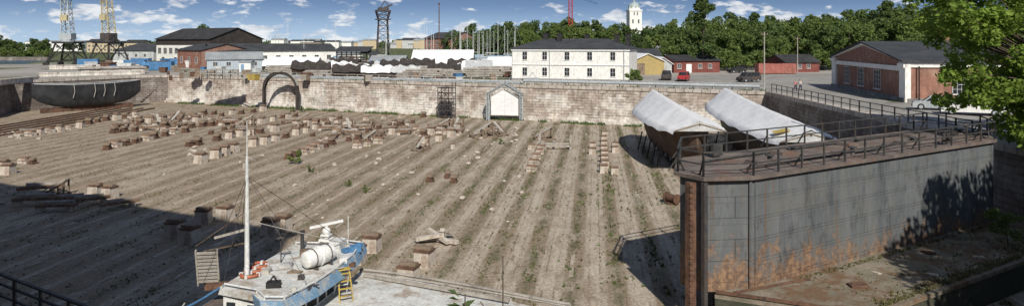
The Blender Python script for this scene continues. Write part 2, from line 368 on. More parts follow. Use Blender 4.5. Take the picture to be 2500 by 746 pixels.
# ------------------------------------------------------------------ terrain
HOLE=[(-60,40),(-13.5,17.8),(-9,15),(33,15),(34.5,50),(37,99.4),(-75.6,150),(-81,147),(-93,127),(-87,112),(-98,60)]
SEA=[(-700,235),(-168,235),(-190,280),(-235,345),(-700,360)]
OUT=[(-5000,-300),(5000,-300),(5000,7000),(-5000,7000)]
tri=tessellate_polygon([[Vector((*p,0)) for p in L] for L in (OUT,HOLE,SEA)])
b=B(); allp=OUT+HOLE+SEA; b.add([(x,y,QZ) for x,y in allp],[tuple(t) for t in tri])
g=struct('ground',b,mt['ground'])
for p in g.data.polygons:
    if p.normal.z<0: p.flip()
b=B(); b.add([(-700,235,4.2),(-168,235,4.2),(-190,280,4.2),(-235,345,4.2),(-700,360,4.2)],[(0,1,2,3,4)]); struct('water',b,mt['water'])
b=B()
n=len(SEA)
for i in range(n):
    a,c=SEA[i],SEA[(i+1)%n]; b.add([(*a,QZ),(*c,QZ),(*c,3.5),(*a,3.5)],[(0,1,2,3)])
struct('shore_embankment',b,mt['granitedark'])
b=B(); hp=[(x,y,0) for x,y in HOLE]; b.add(hp,[tuple(t) for t in tessellate_polygon([[Vector(p) for p in hp]])])
fl=struct('dock_floor',b,mt['floor'])
for p in fl.data.polygons:
    if p.normal.z<0: p.flip()
b=B(); xs=[-40,-14,-8,0,15,40,80]; rows=[(-30,11.3),(1.0,11.25),(4,9.6),(8,7.6),(13,QZ+.01)]
vs=[];
for x in xs:
    for y,z in rows: vs.append((x,y,z))
fs=[]; k=len(rows)
for i in range(len(xs)-1):
    for j in range(k-1): fs.append((i*k+j,(i+1)*k+j,(i+1)*k+j+1,i*k+j+1))
b.add(vs,fs); struct('hill',b,mt['hill'])
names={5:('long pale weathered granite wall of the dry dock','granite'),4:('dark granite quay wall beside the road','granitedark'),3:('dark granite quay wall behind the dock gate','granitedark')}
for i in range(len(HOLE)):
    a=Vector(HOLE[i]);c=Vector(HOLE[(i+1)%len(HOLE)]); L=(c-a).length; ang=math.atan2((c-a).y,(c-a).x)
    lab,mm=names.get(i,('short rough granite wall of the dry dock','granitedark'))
    r=root('dock_wall',lab,'wall',(a.x,a.y,0),ang)
    dz=.004*i
    b=B(); 
    if i==5:
        b.prismx([(0,-.2),(-1.2,-.2),(-1.2,5.35),(-.02,5.35)],0,L)
        b.prismx([(.01,-.1),(.9,-.1),(.9,.4),(.01,.4)],0,L)
        b.prismx([(.01,.4),(.01,.8),(.45,.8),(.45,.4)],0,L)
        for _ in range(420):
            t=round(U(1,120)/1.15)*1.15+random.choice([0,.575]); zz=.88+int(U(0,10))*.44; pr_=U(.02,.08)
            if zz<5: b.box(t,t+1.12,.0,pr_,zz+.01,zz+.42)
    else: b.prismx([(0,-.2),(-1.2,-.2),(-1.2,5.35+dz),(0,5.35+dz)],0,L)
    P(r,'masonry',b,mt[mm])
    b=B(); b.box(-.1,L+.1,-1.3,.12,5.353+dz,5.85+dz); P(r,'coping',b,mt['coping'])
def clipT(s):
    d=Vector((.12,.993)); n=Vector((.993,-.12)); o=n*s; ts=[]
    for i in range(len(HOLE)):
        a=Vector(HOLE[i])-o; c=Vector(HOLE[(i+1)%len(HOLE)])-o
        fa,fc=a.dot(n),c.dot(n)
        if fa*fc<0: q=a.lerp(c,fa/(fa-fc)); ts.append(q.dot(d))
    return (min(ts)+.6,max(ts)-1.2) if len(ts)>1 else None
b=B(); d=Vector((.12,.993)); nrm=Vector((.993,-.12))
for kk in range(-88,30):
    s=kk*1.2+U(-.07,.07); tt=clipT(s)
    if not tt: continue
    t=max(tt[0],22); pr_=(U(.35,.7) if kk%2==0 else U(.08,.3))
    while t<tt[1]-1:
        L=U(.7,4.5); t2=min(t+L,tt[1]); q=d*t+nrm*s
        if U(0,1)<(pr_ if q.x<-8 else pr_*.55):
            w=U(.07,.15); hh=U(.008,.035); off=U(-.06,.06); o2=off+U(-.04,.04)
            p=[nrm*(s+off-w)+d*t,nrm*(s+off+w)+d*(t+U(-.15,.15)),nrm*(s+o2+w*U(.7,1.1))+d*(t2-.08),nrm*(s+o2-w)+d*(t2-U(.05,.35))]
            b.hexa([(q.x,q.y,-.05) for q in p]+[(q.x,q.y,hh) for q in p])
        t=t2
struct('paving',b,mt['slab'])
def tufts(name,pts,mat,blades=5,lab=None,cat=None):
    vs=[];fs=[]
    for (x,y,z,h) in pts:
        for _ in range(blades):
            a=U(0,6.28); r=U(0,.16)*h*3; w=.03+.05*h; px,py=x+math.cos(a)*r,y+math.sin(a)*r
            lx,ly=U(-.4,.4)*h,U(-.4,.4)*h; hh=h*U(.5,1.1); ca,sa=math.cos(a)*w,math.sin(a)*w
            o=len(vs); vs+=[(px-ca,py-sa,z),(px+ca,py+sa,z),(px+lx,py+ly,z+hh)]; fs.append((o,o+1,o+2))
    me=bpy.data.meshes.new(name); me.from_pydata(vs,[],fs); me.materials.append(mat)
    return mk(name,me,None,label=lab,cat=cat,kind='stuff')
pts=[];pts2=[]
for kk in range(-40,15):
    s0=kk*2.4+1.2; tt=clipT(s0)
    if not tt: continue
    dens=[U(0,1)**2.0 for _ in range(120)]; rowf=U(.45,1.1)
    t=26.
    while t<tt[1]:
        t+=U(.02,.11)*(1 if t<70 else 2.2)
        q=dens[int(t/1.6)%120]*rowf
        p=nrm*s0+d*t; right=min(1,max(0,(p.x+14)/20))
        if U(0,1)>q*(.8+.9*right)+.05: continue
        s=s0+random.gauss(0,.16+.1*right)
        if U(0,1)<.3: s=s0+random.choice([-.9,.9,-.42,.42])+random.gauss(0,.05)
        p=nrm*s+d*t
        if p.x/p.y<-.8: continue
        h=U(.04,.13)+U(0,.28)*right*(U(0,1)**2)
        (pts2 if (U(0,1)<.15+.33*right) else pts).append((p.x,p.y,.0,h))
for _ in range(3500):
    x=U(-60,20); y=U(36,112)
    if abs(x)/y<.75 and (math.sin(x*.5+y*.13)+math.sin(y*.31-x*.2))>.1: pts.append((x,y,0,U(.03,.11)))
tufts('dry_weeds',pts,mt['weed'],5,'dry brown weeds growing in the dock floor joints','weeds')
tufts('green_weeds',pts2,mt['grass'],6,'green grass tufts growing in the dock floor joints','grass')
pts=[]
a=Vector(HOLE[5]);c=Vector(HOLE[6]); dw=(c-a).normalized(); nw=Vector((-dw.y,dw.x))
for _ in range(2600):
    t=U(2,118); 
    if math.sin(t*.5)+math.sin(t*1.3+1)<-.3: continue
    p=a+dw*t+nw*U(1.0,2.6); pts.append((p.x,p.y,0,U(.15,.6)))
for _ in range(900):
    t=U(0,118)
    if math.sin(t*.7)+math.sin(t*2.3+1)<.3: continue
    p=a+dw*t-nw*U(-.05,1.0); pts.append((p.x,p.y,5.86,U(.1,.4)))
tufts('wall_foot_grass',pts,mt['grass'],5,'tall grass along the foot of the granite wall','grass')
# ------------------------------------------------------------------ generic buildings
WC={}
def win(par,x,z,w,h,y=0,rz=0,cols=2,rowsn=3,fm='white'):
    key=(round(w,2),round(h,2),cols,rowsn,fm)
    if key not in WC:
        b=B(); fw=.05
        b.box(-w/2-fw,w/2+fw,-.05,.0,-fw,0,0); b.box(-w/2-fw,w/2+fw,-.05,.0,h,h+fw,0)
        b.box(-w/2-fw,-w/2,-.05,.0,0,h,0); b.box(w/2,w/2+fw,-.05,.0,0,h,0)
        for i in range(1,cols): b.box(-w/2+w*i/cols-.018,-w/2+w*i/cols+.018,-.045,-.02,0,h,0)
        for i in range(1,rowsn): b.box(-w/2,w/2,-.043,-.021,h*i/rowsn-.015,h*i/rowsn+.015,0)
        b.box(-w/2,w/2,-.02,-.002,0,h,1)
        b.box(-w/2-.12,w/2+.12,-.12,.0,-fw-.06,-fw-.003,0)
        WC[key]=b.mesh('window',[mt[fm],mt['glass']])
    return mk('window',WC[key],par,(x,y-.003,z),rz)
def building(name,label,cat,p0,p1,D,h,rise,kind,wm,rm,o=.4,z=QZ,t=.15):
    p0=Vector(p0);p1=Vector(p1);L=(p1-p0).length; ang=math.atan2((p1-p0).y,(p1-p0).x)
    R=root(name,label,cat,(p0.x,p0.y,z),ang); b=B(); r=B()
    if kind=='gx':
        b.prismx([(0,-.3),(D,-.3),(D,h),(D/2,h+rise),(0,h)],0,L); ze=h-o*rise/(D/2)
        r.prismx([(-o,ze+.01),(D/2,h+rise+.01),(D+o,ze+.01),(D+o,ze+t),(D/2,h+rise+t),(-o,ze+t)],-o,L+o)
    elif kind=='gy':
        b.prismy([(0,-.3),(L,-.3),(L,h),(L/2,h+rise),(0,h)],0,D); ze=h-o*rise/(L/2)
        r.prismy([(-o,ze+.01),(L/2,h+rise+.01),(L+o,ze+.01),(L+o,ze+t),(L/2,h+rise+t),(-o,ze+t)],-o,D+o)
    elif kind=='shed':
        b.prismx([(0,-.3),(D,-.3),(D,h+rise),(0,h)],0,L)
        r.prismx([(-o,h+.01-o*rise/D),(D+o,h+rise+.01),(D+o,h+rise+t),(-o,h+t-o*rise/D)],-o,L+o)
    else:
        b.box(0,L,0,D,-.3,h)
        q=min(L,D)/2; 
        vs=[(-o,-o,h+.01),(L+o,-o,h+.01),(L+o,D+o,h+.01),(-o,D+o,h+.01),(-o,-o,h+t),(L+o,-o,h+t),(L+o,D+o,h+t),(-o,D+o,h+t),(q*.9,D/2,h+rise),(L-q*.9,D/2,h+rise)]
        r.add(vs,[(0,3,2,1),(0,1,5,4),(1,2,6,5),(2,3,7,6),(3,0,4,7),(4,5,9,8),(5,6,9),(6,7,8,9),(7,4,8)])
    P(R,'wall',b,mt[wm]); ro=P(R,'roof',r,mt[rm])
    return R,L,ro
R,L,ro=building('white_house','white plastered two-storey house with dark hipped roof','house',G(1250,196),G(1536,201),11,6.05,2.0,'hip','plaster','roofdark',.35)
for f in (.115,.29,.483,.675,.867):
    win(R,L*f,4.0,.9,1.5,rowsn=2); win(R,L*f,1.0,.9,1.5,rowsn=2)
b=B(); b.box(-.08,L+.08,-.12,11.1,-.3,.45); P(R,'foundation',b,mt['stonewall'])
b=B(); b.box(-.1,L+.1,-.14,-.003,3.0,3.14); b.box(-.15,L+.15,-.2,-.003,5.7,6.0); P(R,'cornice',b,mt['white'])
for x in (.1,L*.335,L*.96):
    b=B(); b.cyl((x,-.22,.3),(x,-.22,6),.06); P(R,'downpipe',b,mt['cranegrey'])
for f,yy,hh in((.235,5,.9),(.375,3.6,.8),(.6,5.5,.6),(.87,4,.7),(.955,5.4,.7)):
    b=B(); x=L*f; b.box(x-.45,x+.45,yy,yy+.8,6.6,8.1+hh); b.box(x-.53,x+.53,yy-.08,yy+.88,8.103+hh,8.23+hh); P(ro,'chimney',b,mt['black'])
R,L,ro=building('shipyard_hall','large pale hall with dark boarded gable and black roof','hall',(-125,240),(-99.6,225),21,8.6,3.7,'gx','plaster','roofblack',.6)
b=B(); b.prismx([(0,4.5),(21,4.5),(21,8.6),(10.5,12.25),(0,8.6)],L+.005,L+.12); b.box(-.05,L+.1,-.1,-.003,6.5,8.5); P(R,'boarded_gable',b,mt['darkwood'])
for i in range(9): win(R,2+i*(L-4)/8,3.6,1.9,1.9,cols=4,rowsn=3)
for i in range(4): win(R,4+i*7,.3,1.5,2.0)
R,L,ro=building('brick_store','red brick store with low dark roof','building',(-98,200),(-86,189),14,5.2,1.7,'gx','brick','roofdark')
for i in range(3): win(R,3+i*5,1.6,1.3,1.6)
R,L,ro=building('long_store','long white single-storey store under a dark seamed roof','building',(-84,192),(-55,214),12,4.9,2.0,'gx','plaster','roofdark')
for i in range(9): win(R,2.5+i*(L-5)/8,2.2,1.3,1.3)
R,L,ro=building('store_annex','low white annex with grey roof','building',(-54.5,214),(-48,219),9,3.8,1.5,'gx','plaster','roofgrey')
R,L,ro=building('workshop_shed','blue-grey boarded workshop with corrugated roof','shed',G(505,173),G(640,171),8,3.0,1.7,'gx','bluewall','roofgrey')
for i in range(4): win(R,2+i*3.2,1.2,1.1,1)
b=B(); b.box(9.2,10.8,-.06,-.003,0,2.2); P(R,'door',b,mt['white'])
R,L,ro=building('site_booth','small white site booth','booth',G(584,176),G(612,176),2.4,2.4,.3,'gx','white','roofgrey',.2)
b=B(); b.box(.4,1.2,-.05,-.003,0,2); P(R,'door',b,mt['paleblue'])
R,L,ro=building('quay_warehouse','grey warehouse with a dark hipped roof','warehouse',(-167,286),(-147,280),14,3.9,3.2,'hip','tarpgrey','roofdark')
for i in range(4): win(R,3+i*4.5,1.5,1.2,1.2)
R,L,ro=building('white_storage_hall','long white storage hall on the far shore','hall',(-428,600),(-378,600),20,8.5,.8,'gx','white','roofgrey')
for i in range(6): win(R,5+i*8,3,3,2)
for (u0,u1,hh) in((212,262,9),(268,300,7.5),(303,347,8.5)):
    R,L,ro=building('yellow_barracks','pale yellow barracks with a dark roof on the far shore','barracks',(XU(u0,520),520),(XU(u1,520),520),12,hh-1.2,2.2,'gx','ochre','roofblack')
    for i in range(5): win(R,(i+.6)*L/5.2,4.2,1.2,1.6); win(R,(i+.6)*L/5.2,1.2,1.2,1.6)
R,L,ro=building('brick_warehouse','tall red brick warehouse with dark roof','warehouse',(-38.5,300),(-26,290),17,9.2,2.6,'gx','brick','roofdark')
for i in range(3):
    for k in(1.2,4.0,6.6): win(R,3+i*5,k,1.2,1.5)
for i in range(3): win(R,L,1.5+i*2.6,1.3,1.6,y=6,rz=math.pi/2)
for i in range(26):
    u=U(640,1030); Y=U(800,1000); w=U(12,30); hh=U(5,11)
    R,L,ro=building('distant_town_house',random.choice(['distant pale town house on the skyline','distant ochre town house on the skyline']),'house',(XU(u,Y),Y),(XU(u,Y)+w,Y),14,hh,U(1,3),'gx',random.choice(['plaster','ochre','tarpgrey','ochre']),random.choice(['roofgrey','roofdark']))
R=root('church','white church with a tall tower and grey-green dome','church',(XU(1548,520),520,QZ),.1)
mt['copper']=weath('copper_grey_green',(.32,.38,.37),(.38,.44,.43),.5,.6)
b=B(); b.box(-5.2,5.2,-5.2,5.2,0,18); b.box(-4.7,4.7,-4.7,4.7,18.003,32); b.prism([(4.6*math.cos(a*math.pi/4+.39),4.6*math.sin(a*math.pi/4+.39)) for a in range(8)],32.003,34.5)
b.box(-5.1,5.1,-5.1,5.1,31.2,32.3); P(R,'tower',b,mt['plaster'])
b=B(); b.box(2,18,-7,7,0,13.5); b.box(5.6,13,-5,5,13.503,19); P(R,'nave',b,mt['plaster'])
b=B(); b.sphere((0,0,34.3),4.5,(1,1,.85),16,8); b.cyl((0,0,38),(0,0,41),.8,.5); P(R,'dome',b,mt['copper'],True)
b=B(); b.prismx([(-7.5,13.51),(7.5,13.51),(0,16)],2,18.5); P(R,'roof',b,mt['roofgrey'])
for x in(-2.2,2.2): win(R,x,22,1.1,3,y=-4.7); win(R,x,8,1.3,3.4,y=-5.2)
for a in(-1.2,1.2): win(R,a,28,.8,2.4,y=-4.7)
R,L,ro=building('boat_shed','ochre boarded shed under a white tarpaulin roof','shed',G(1540,183),G(1622,182),12,3.0,1.7,'gy','yellowwood','tarp')
b=B(); b.box(1,3.4,-.06,-.003,0,2.6); P(R,'door',b,mt['timber'])
R,L,ro=building('tarpaulin_shelter','low shelter covered with white plastic sheeting','shelter',G(1596,180),G(1640,180),8,2.4,1.4,'gy','tarpgrey','tarp')
R,L,ro=building('red_shed','red boarded shed with a flat black roof','shed',G(1645,178),G(1757,177),9,2.9,1.2,'gx','redwood','roofblack')
for x in(1.4,6.8,9.4): win(R,x,1.1,.9,1.0)
b=B(); b.box(3.2,4.6,-.05,-.003,0,2.1); P(R,'door',b,mt['white'])
R,L,ro=building('brick_cottage','low red brick cottage with dark roof','cottage',G(1918,177),G(2000,176),8,2.5,1.7,'gx','redwood','roofblack')
for x in(1.5,4,6.5): win(R,x,1,.9,1.1)
R,L,ro=building('hill_brick_house','red brick house among the trees with dark roof','house',(XU(2222,230),230),(XU(2272,230),230),10,14.5,2,'gx','brick','roofblack')
for x in(1.5,3.5,5.5): win(R,x,12,.8,1.3)
R,L,ro=building('brick_tower','tall red brick tower behind the trees','tower',(XU(2305,150),150),(XU(2345,150),150),3.4,16.2,1.2,'hip','brick','roofdark')
for x in(1.0,2.6): win(R,x,12.6,.6,1.7)
R,L,ro=building('wooded_house','grey house half hidden by trees','house',(XU(1600,240),240),(XU(1665,240),240),9,4.4,1.6,'gx','tarpgrey','roofgrey')
R,L,ro=building('low_annex','low white outbuilding with pale blue roof','outbuilding',(XU(1541,175),175),(XU(1612,175),175),8,4.2,1.4,'gx','plaster','roofdark')
for x in(1.5,3.5,5.5): win(R,x,1.6,.8,1.1)
p0=Vector((53.5,113.5)); p1=Vector((47.9,82.8)); Lg=(p1-p0).length; ang=math.atan2((p1-p0).y,(p1-p0).x)
R=root('brick_hall','red brick hall with white piers, low gable and dark roof','hall',(p0.x,p0.y,QZ),ang)
hE=4.9; rs=2.35; D=45
b=B(); b.prismy([(0,-.3),(Lg,-.3),(Lg,hE),(Lg/2,hE+rs),(0,hE)],0,D); P(R,'wall',b,mt['brick'])
b=B(); ze=hE-.5*rs/(Lg/2); b.prismy([(-.5,ze+.01),(Lg/2,hE+rs+.01),(Lg+.5,ze+.01),(Lg+.5,ze+.2),(Lg/2,hE+rs+.2),(-.5,ze+.2)],-.7,D); P(R,'roof',b,mt['roofdark'])
for x0,ww in((-.15,2.2),(Lg-1.7,1.8)):
    b=B(); b.box(x0,x0+ww,-.3,-.003,0,hE); b.box(x0-.15,x0+ww+.15,-.5,-.003,hE-.7,hE-.2); P(R,'pier',b,mt['plaster'])
b=B(); b.box(Lg+.103,Lg+.25,-.3,.35,0,hE-.1); b.box(Lg+.003,Lg+.2,.35,D,hE-.65,hE-.1); P(R,'side_pier',b,mt['plaster'])
b=B(); b.box(2.2,Lg-1.75,-.28,-.004,hE-1.15,hE-.55)
b.prismy([(0,hE-.1),(Lg/2,hE+rs-.35),(Lg,hE-.1),(Lg,hE+.0),(Lg/2,hE+rs-.0),(0,hE)],-.35,-.005); P(R,'cornice',b,mt['plaster'])
b=B(); b.box(-.2,Lg+.2,-.4,-.005,-.3,.5); b.box(Lg+.005,Lg+.4,0,D,-.3,.5); P(R,'plinth',b,mt['stonewall'])
for x in(7.2,14.0,20.8): win(R,x,1.0,2.6,2.5,y=-.01,cols=4,rowsn=4)
for y in(6,10.5,17,23): win(R,Lg,1.1,1.9,2.2,y=y,rz=math.pi/2,cols=4,rowsn=4)
b=B(); b.path([(Lg+.4,1.2,0),(Lg+.4,1.2,hE-.5)],.08); P(R,'downpipe',b,mt['black'])
# ------------------------------------------------------------------ tent shelters on quay
def tentshelter(u0,u1,v,D,h,rise,mat='tarp',lab='shelter covered with white tarpaulin beside stacked timber'):
    R,L,ro=building('tarpaulin_shelter',lab,'shelter',G(u0,v),G(u1,v),D,h,rise,'gx','tarpgrey',mat,.5,t=.08)
    for i in range(5): b=B(); b.cyl((L*i/4,-.5,h-.3),(L*i/4,-.7,0),.04); P(R,'post',b,mt['timbergrey'])
tentshelter(650,768,172,7,1.4,2.0)
tentshelter(1006,1150,172,11,2.0,3.3)
tentshelter(1140,1195,187,7,1.6,1.8,'tarpgrey','low shelter under a grey tarpaulin')
tentshelter(1195,1244,184,7,2.1,1.9,'tarp')
tentshelter(770,805,170,5,1.2,1.2,'tarpgrey','low shelter under a grey tarpaulin')
tentshelter(905,985,166,7,2.2,1.3,'roofgrey','low open shelter with a grey corrugated roof')
# ------------------------------------------------------------------ trees
def leafcloud(name,cl,n,size,mat):
    cs=np.array([c[0] for c in cl]);rs_=np.array([c[1] for c in cl])
    w=rs_**2; idx=rng.choice(len(cl),n,p=w/w.sum())
    dv=rng.normal(size=(n,3)); dv/=np.linalg.norm(dv,axis=1)[:,None]
    rad=rs_[idx]*(.45+.6*rng.random(n)**.6)
    p=cs[idx]+dv*rad[:,None]*np.array([1,1,.8])
    a=rng.normal(size=(n,3)); a[:,2]*=.6; a/=np.linalg.norm(a,axis=1)[:,None]
    c=rng.normal(size=(n,3)); c=np.cross(a,c); c/=np.linalg.norm(c,axis=1)[:,None]
    s=(size*(.5+rng.random(n)))[:,None]
    v=np.stack([p-a*s,p-c*s*.55,p+a*s,p+c*s*.55],1).reshape(-1,3)
    me=bpy.data.meshes.new(name); me.vertices.add(4*n); me.vertices.foreach_set('co',v.ravel())
    me.loops.add(4*n); me.loops.foreach_set('vertex_index',np.arange(4*n))
    me.polygons.add(n); me.polygons.foreach_set('loop_start',np.arange(n)*4); me.polygons.foreach_set('loop_total',np.full(n,4))
    me.materials.append(mat); me.update(calc_edges=True); me.validate(); return me
def clumps(Hc,R,z0,n,kind='round'):
    out=[]
    for i in range(n):
        a=U(0,6.28); t=U(0,1)**.8
        z=z0+(Hc-z0)*t
        if kind=='round': pr=math.sqrt(max(.05,1-(2*t-.85)**2/1.6))
        elif kind=='tall': pr=(.35+.65*math.sin(math.pi*min(1,t*1.0+.12)**.8))*.9
        else: pr=1-t*.92
        r=R*pr*math.sqrt(U(.1,1)); out.append(((r*math.cos(a),r*math.sin(a),z),R*U(.2,.36)))
    return out
def maketree(Ht,R,kind,n,size,lm,lab,cat='tree',nc=26,trunkR=.25,group='trees behind the shipyard'):
    def f():
        r=root('tree',lab,cat,(0,0,0),0,group); cl=clumps(Ht,R,Ht*(.18 if kind!='tall' else .12),nc,kind)
        b=B(); b.cyl((0,0,-.3),(.1,.1,Ht*.55),trunkR,trunkR*.5,8); b.cyl((.1,.1,Ht*.55),(0,0,Ht*.9),trunkR*.5,.04,6)
        for c,_ in cl[:9]: b.cyl((.05,.05,max(Ht*.2,c[2]*.55)),c,trunkR*.3,.03,5)
        P(r,'trunk',b,mt['bark']); mk('crown',leafcloud('crown',cl,n,size,mt[lm]),r); return r
    return Proto(f)
TV=[maketree(13,5.5,'round',3000,.42,'leafA','green broadleaf tree behind the shipyard'),
    maketree(12,5,'round',2800,.42,'leafB','dark green broadleaf tree with dense crown'),
    maketree(15,4.6,'tall',3000,.42,'leafA','tall green broadleaf tree'),
    maketree(10,5,'round',2400,.42,'leafB','rounded dark green tree'),
    maketree(14,5.8,'round',3200,.42,'leafA','spreading green broadleaf tree',nc=34)]
SH=maketree(4.5,3.4,'round',1100,.35,'leafA','leafy green bush at the edge of the yard','bush',14,.1,'bushes around the shipyard')
BIR=maketree(20,3.8,'tall',7000,.33,'leafB','tall slender birch tree rising over the yard','tree',46,.3,'tall trees')
def topv(u):
    ks=[(1090,74),(1200,66),(1300,60),(1400,52),(1500,52),(1540,64),(1560,76),(1590,74),(1620,55),(1680,46),(1740,38),(1800,36),(1850,42),(1900,50),(2000,46),(2100,30),(2160,14),(2240,22),(2300,45),(2400,35),(2530,25)]
    for (a,va),(c,vc) in zip(ks[:-1],ks[1:]):
        if a<=u<=c: return va+(vc-va)*(u-a)/(c-a)
    return 60
hts=[13,12,15,10,14]
def treerow(u0,u1,Y0,Y1,step,dv):
    u=u0
    while u<u1:
        Y=U(Y0,Y1); k=random.randrange(5); zt=ZV(topv(u)+dv+U(-8,18),Y); sc=max(.45,min((zt-QZ)/hts[k],1.9))
        TV[k].put((XU(u,Y),Y,QZ),U(0,6),(sc*U(.8,1.1),sc*U(.8,1.1),sc)); u+=step*U(.7,1.3)
treerow(1095,1560,330,380,24,0); treerow(1100,1640,270,300,30,12)
treerow(1560,2260,250,280,30,2); treerow(1600,2250,200,225,34,14); 
treerow(1660,1920,186,194,36,45); treerow(2005,2240,178,195,36,28); treerow(2260,2520,170,200,40,5)
treerow(2350,2500,120,140,50,40)
for u in (1775,1805,1835,1640,1760,1850,2010,1700,1730,1895,2005,1745):
    Y=U(172,184); SH.put((XU(u,Y),Y,QZ),U(0,6),U(.8,1.2))
for u,Y in((1545,127),(1548,122),):
    SH.put((XU(u,Y),Y,QZ),U(0,6),.45)
BIR.put((XU(1716,168),168,QZ),0,1.0,'tall slender birch tree beside the red shed'); BIR.put((XU(1840,230),230,QZ),2,.85)
BIR.put((XU(2165,200),200,QZ),2.5,.95); BIR.put((XU(2130,215),215,QZ),1.5,.85)
for u,Y,s in((505,300,1.15),(490,305,.95),(520,306,1.0)): TV[3].put((XU(u,Y),Y,QZ),U(0,6),s*1.25)
for i in range(16):
    u=U(-30,110); Y=U(370,440); TV[random.choice([1,3])].put((XU(u,Y),Y,QZ),U(0,6),U(.5,1.0))
for i in range(9): 
    u=U(0,130); Y=U(352,366); SH.put((XU(u,Y),Y,QZ-.5),U(0,6),U(.6,1.1))
for i in range(10):
    u=U(120,370); Y=U(560,640); TV[1].put((XU(u,Y),Y,QZ),U(0,6),U(.6,.9))
cl=[((XU(U(-50,1150),Y),Y,QZ+U(0,5)),U(4,9)) for Y in np.linspace(1000,1150,260)]
mk('distant_woodland',leafcloud('distant_woodland',cl,9000,2.6,mt['leafB']),label='distant wooded islands along the horizon',cat='woodland',kind='stuff')
def maple():
    c0=Vector((38.5,46,QZ)); r=root('maple_tree','large maple with bright green leaves overhanging the quay','tree',c0,0)
    cl=[]
    for i in range(150):
        a=U(0,6.28); t=U(-1,1); rr=math.sqrt(1-t*t)*math.sqrt(U(.3,1)); c=(rr*math.cos(a)*10.4,rr*math.sin(a)*7.5,9.6+t*6.6)
        cl.append((c,U(.6,1.4)))
    for i in range(40): cl.append(((-4.8+U(-1.2,2.2),U(-5,1),U(.8,4.5)),U(.5,1.1)))
    for i in range(26): cl.append(((U(-9.6,-5),U(-4,2),U(3.2,5.5)),U(.4,.9)))
    for i in range(30): cl.append(((U(-10.6,-6),U(-4,3),U(8,12)),U(.5,1.0)))
    b=B(); b.cyl((0,0,-.3),(.2,0,4),.42,.32,10); b.cyl((.2,0,4),(0,0,12),.32,.06,8)
    for c,_ in cl:
        m_=(c[0]*.4,c[1]*.4,4+(c[2]-4)*.45); b.cyl((.1,0,3.5+abs(c[2]-1)*.25),m_,.1,.06,5); b.cyl(m_,c,.06,.015,5)
    P(r,'trunk',b,mt['bark']); mk('crown',leafcloud('crown',cl,60000,.16,mt['leafC']),r)
maple()
TV2=maketree(17,7,'round',9000,.32,'leafA','large broadleaf tree on the near bank','tree',44,.35,'trees on the near bank')
TV2.put((26.8,17,QZ),0,.72); TV2.put((30.5,20,QZ),1,.8); TV2.put((34,22.5,QZ),2.2,.8); TV2.put((29,13.5,QZ),2,.85)
p0=Vector((-62,31)); p1=Vector((-7.6,3.5)); dv_=(p1-p0); L=dv_.length  # out-of-view block, added and sized to cast the big shadow on the left floor
R=root('unseen_shadow_block','unseen tall brick block added to shade the dock floor','building',(p0.x,p0.y,QZ-1),math.atan2(dv_.y,dv_.x))
P(R,'wall',B().box(0,L,-18,0,0,30),mt['brick']); P(R,'roof',B().box(-.4,L+.4,-18.4,.4,30.01,30.5),mt['roofdark'])
for i in range(9): win(R,4+i*6,8,1.6,2.4,y=0.005,rz=math.pi)
# ------------------------------------------------------------------ keel blocks
def blk_pale():
    r=root('keel_block','pale concrete keel block with rusty iron cap','keel block',(0,0,0),0,'keel blocks on the dock floor')
    b=B(); b.prism([(-.5,-.5),(.5,-.5),(.5,.5),(-.5,.5)],-.02,.85,0,[(-.44,-.44),(.44,-.44),(.44,.44),(-.44,.44)]); P(r,'block_base',b,mt['concrete'])
    b=B(); b.box(-.5,.5,-.47,.47,.853,.95); P(r,'iron_cap',b,mt['rust'])
    b=B(); b.box(-.48,.48,-.22,.2,.953,1.12); P(r,'timber_pad',b,mt['timber']); return r
def blk_rust():
    r=root('keel_block','rusty iron keel block with timber wedge on top','keel block',(0,0,0),0,'keel blocks on the dock floor')
    b=B(); b.box(-.45,.45,-.5,.5,-.02,.2); b.prism([(-.4,-.45),(.4,-.45),(.4,.45),(-.4,.45)],.203,.6,0,[(-.28,-.38),(.28,-.38),(.28,.38),(-.28,.38)])
    P(r,'block_base',b,mt['rust'])
    b=B(); b.box(-.46,.46,-.45,.45,.603,.73); b.obox((0,0,.82),(.8,.6,.16),(.08,.06,.15)); P(r,'timber_pad',b,mt['timber']); return r
def blk_dark():
    r=root('keel_block','low timber and stone keel block','keel block',(0,0,0),0,'keel blocks on the dock floor')
    b=B(); b.box(-.6,.6,-.4,.4,-.02,.35); b.box(-.5,.5,-.5,.5,.353,.55); P(r,'block_base',b,mt['concrete'])
    b=B(); b.box(-.6,.55,-.3,.3,.553,.75); P(r,'timber_pad',b,mt['rustpl']); return r
def longblk():
    r=root('timber_stack','stack of weathered rusty docking timbers','timber stack',(0,0,0),0,'timber stacks on the dock floor')
    for x in(-1.4,1.2): P(r,'support',B().box(x-.25,x+.25,-.45,.45,-.02,.42),mt['concrete'])
    for y in(-.33,.05): b=B(); b.obox((U(-.1,.1),y,.55),(3.4,.28,.24),(0,0,U(-.05,.05))); P(r,'timber',b,mt['rustpl'])
    b=B(); b.obox((.1,.1,.78),(2.4,.26,.22),(0,.05,.2)); P(r,'timber',b,mt['timbergrey']); return r
def frame():
    r=root('bilge_cradle','weathered angled bilge cradle frame','cradle',(0,0,0),0,'bilge cradles on the dock floor')
    b=B()
    for y in(-.8,.8):
        b.beam((-1.6,y,.1),(1.6,y,.1),.18); b.beam((-1.5,y,.1),(1.0,y,1.5),.16); b.beam((1.0,y,.1),(1.0,y,1.6),.16); b.beam((0,y,.1),(0,y,.95),.13)
    for x,z in((-1.5,.25),(1,1.6),(1,.3),(-.2,.9)): b.beam((x,-1,z),(x,1,z),.15)
    P(r,'frame',b,mt['timber']); b=B(); b.obox((-.2,0,1.15),(2.6,.4,.12),(0,-.5,0)); P(r,'pad',b,mt['timbergrey']); return r
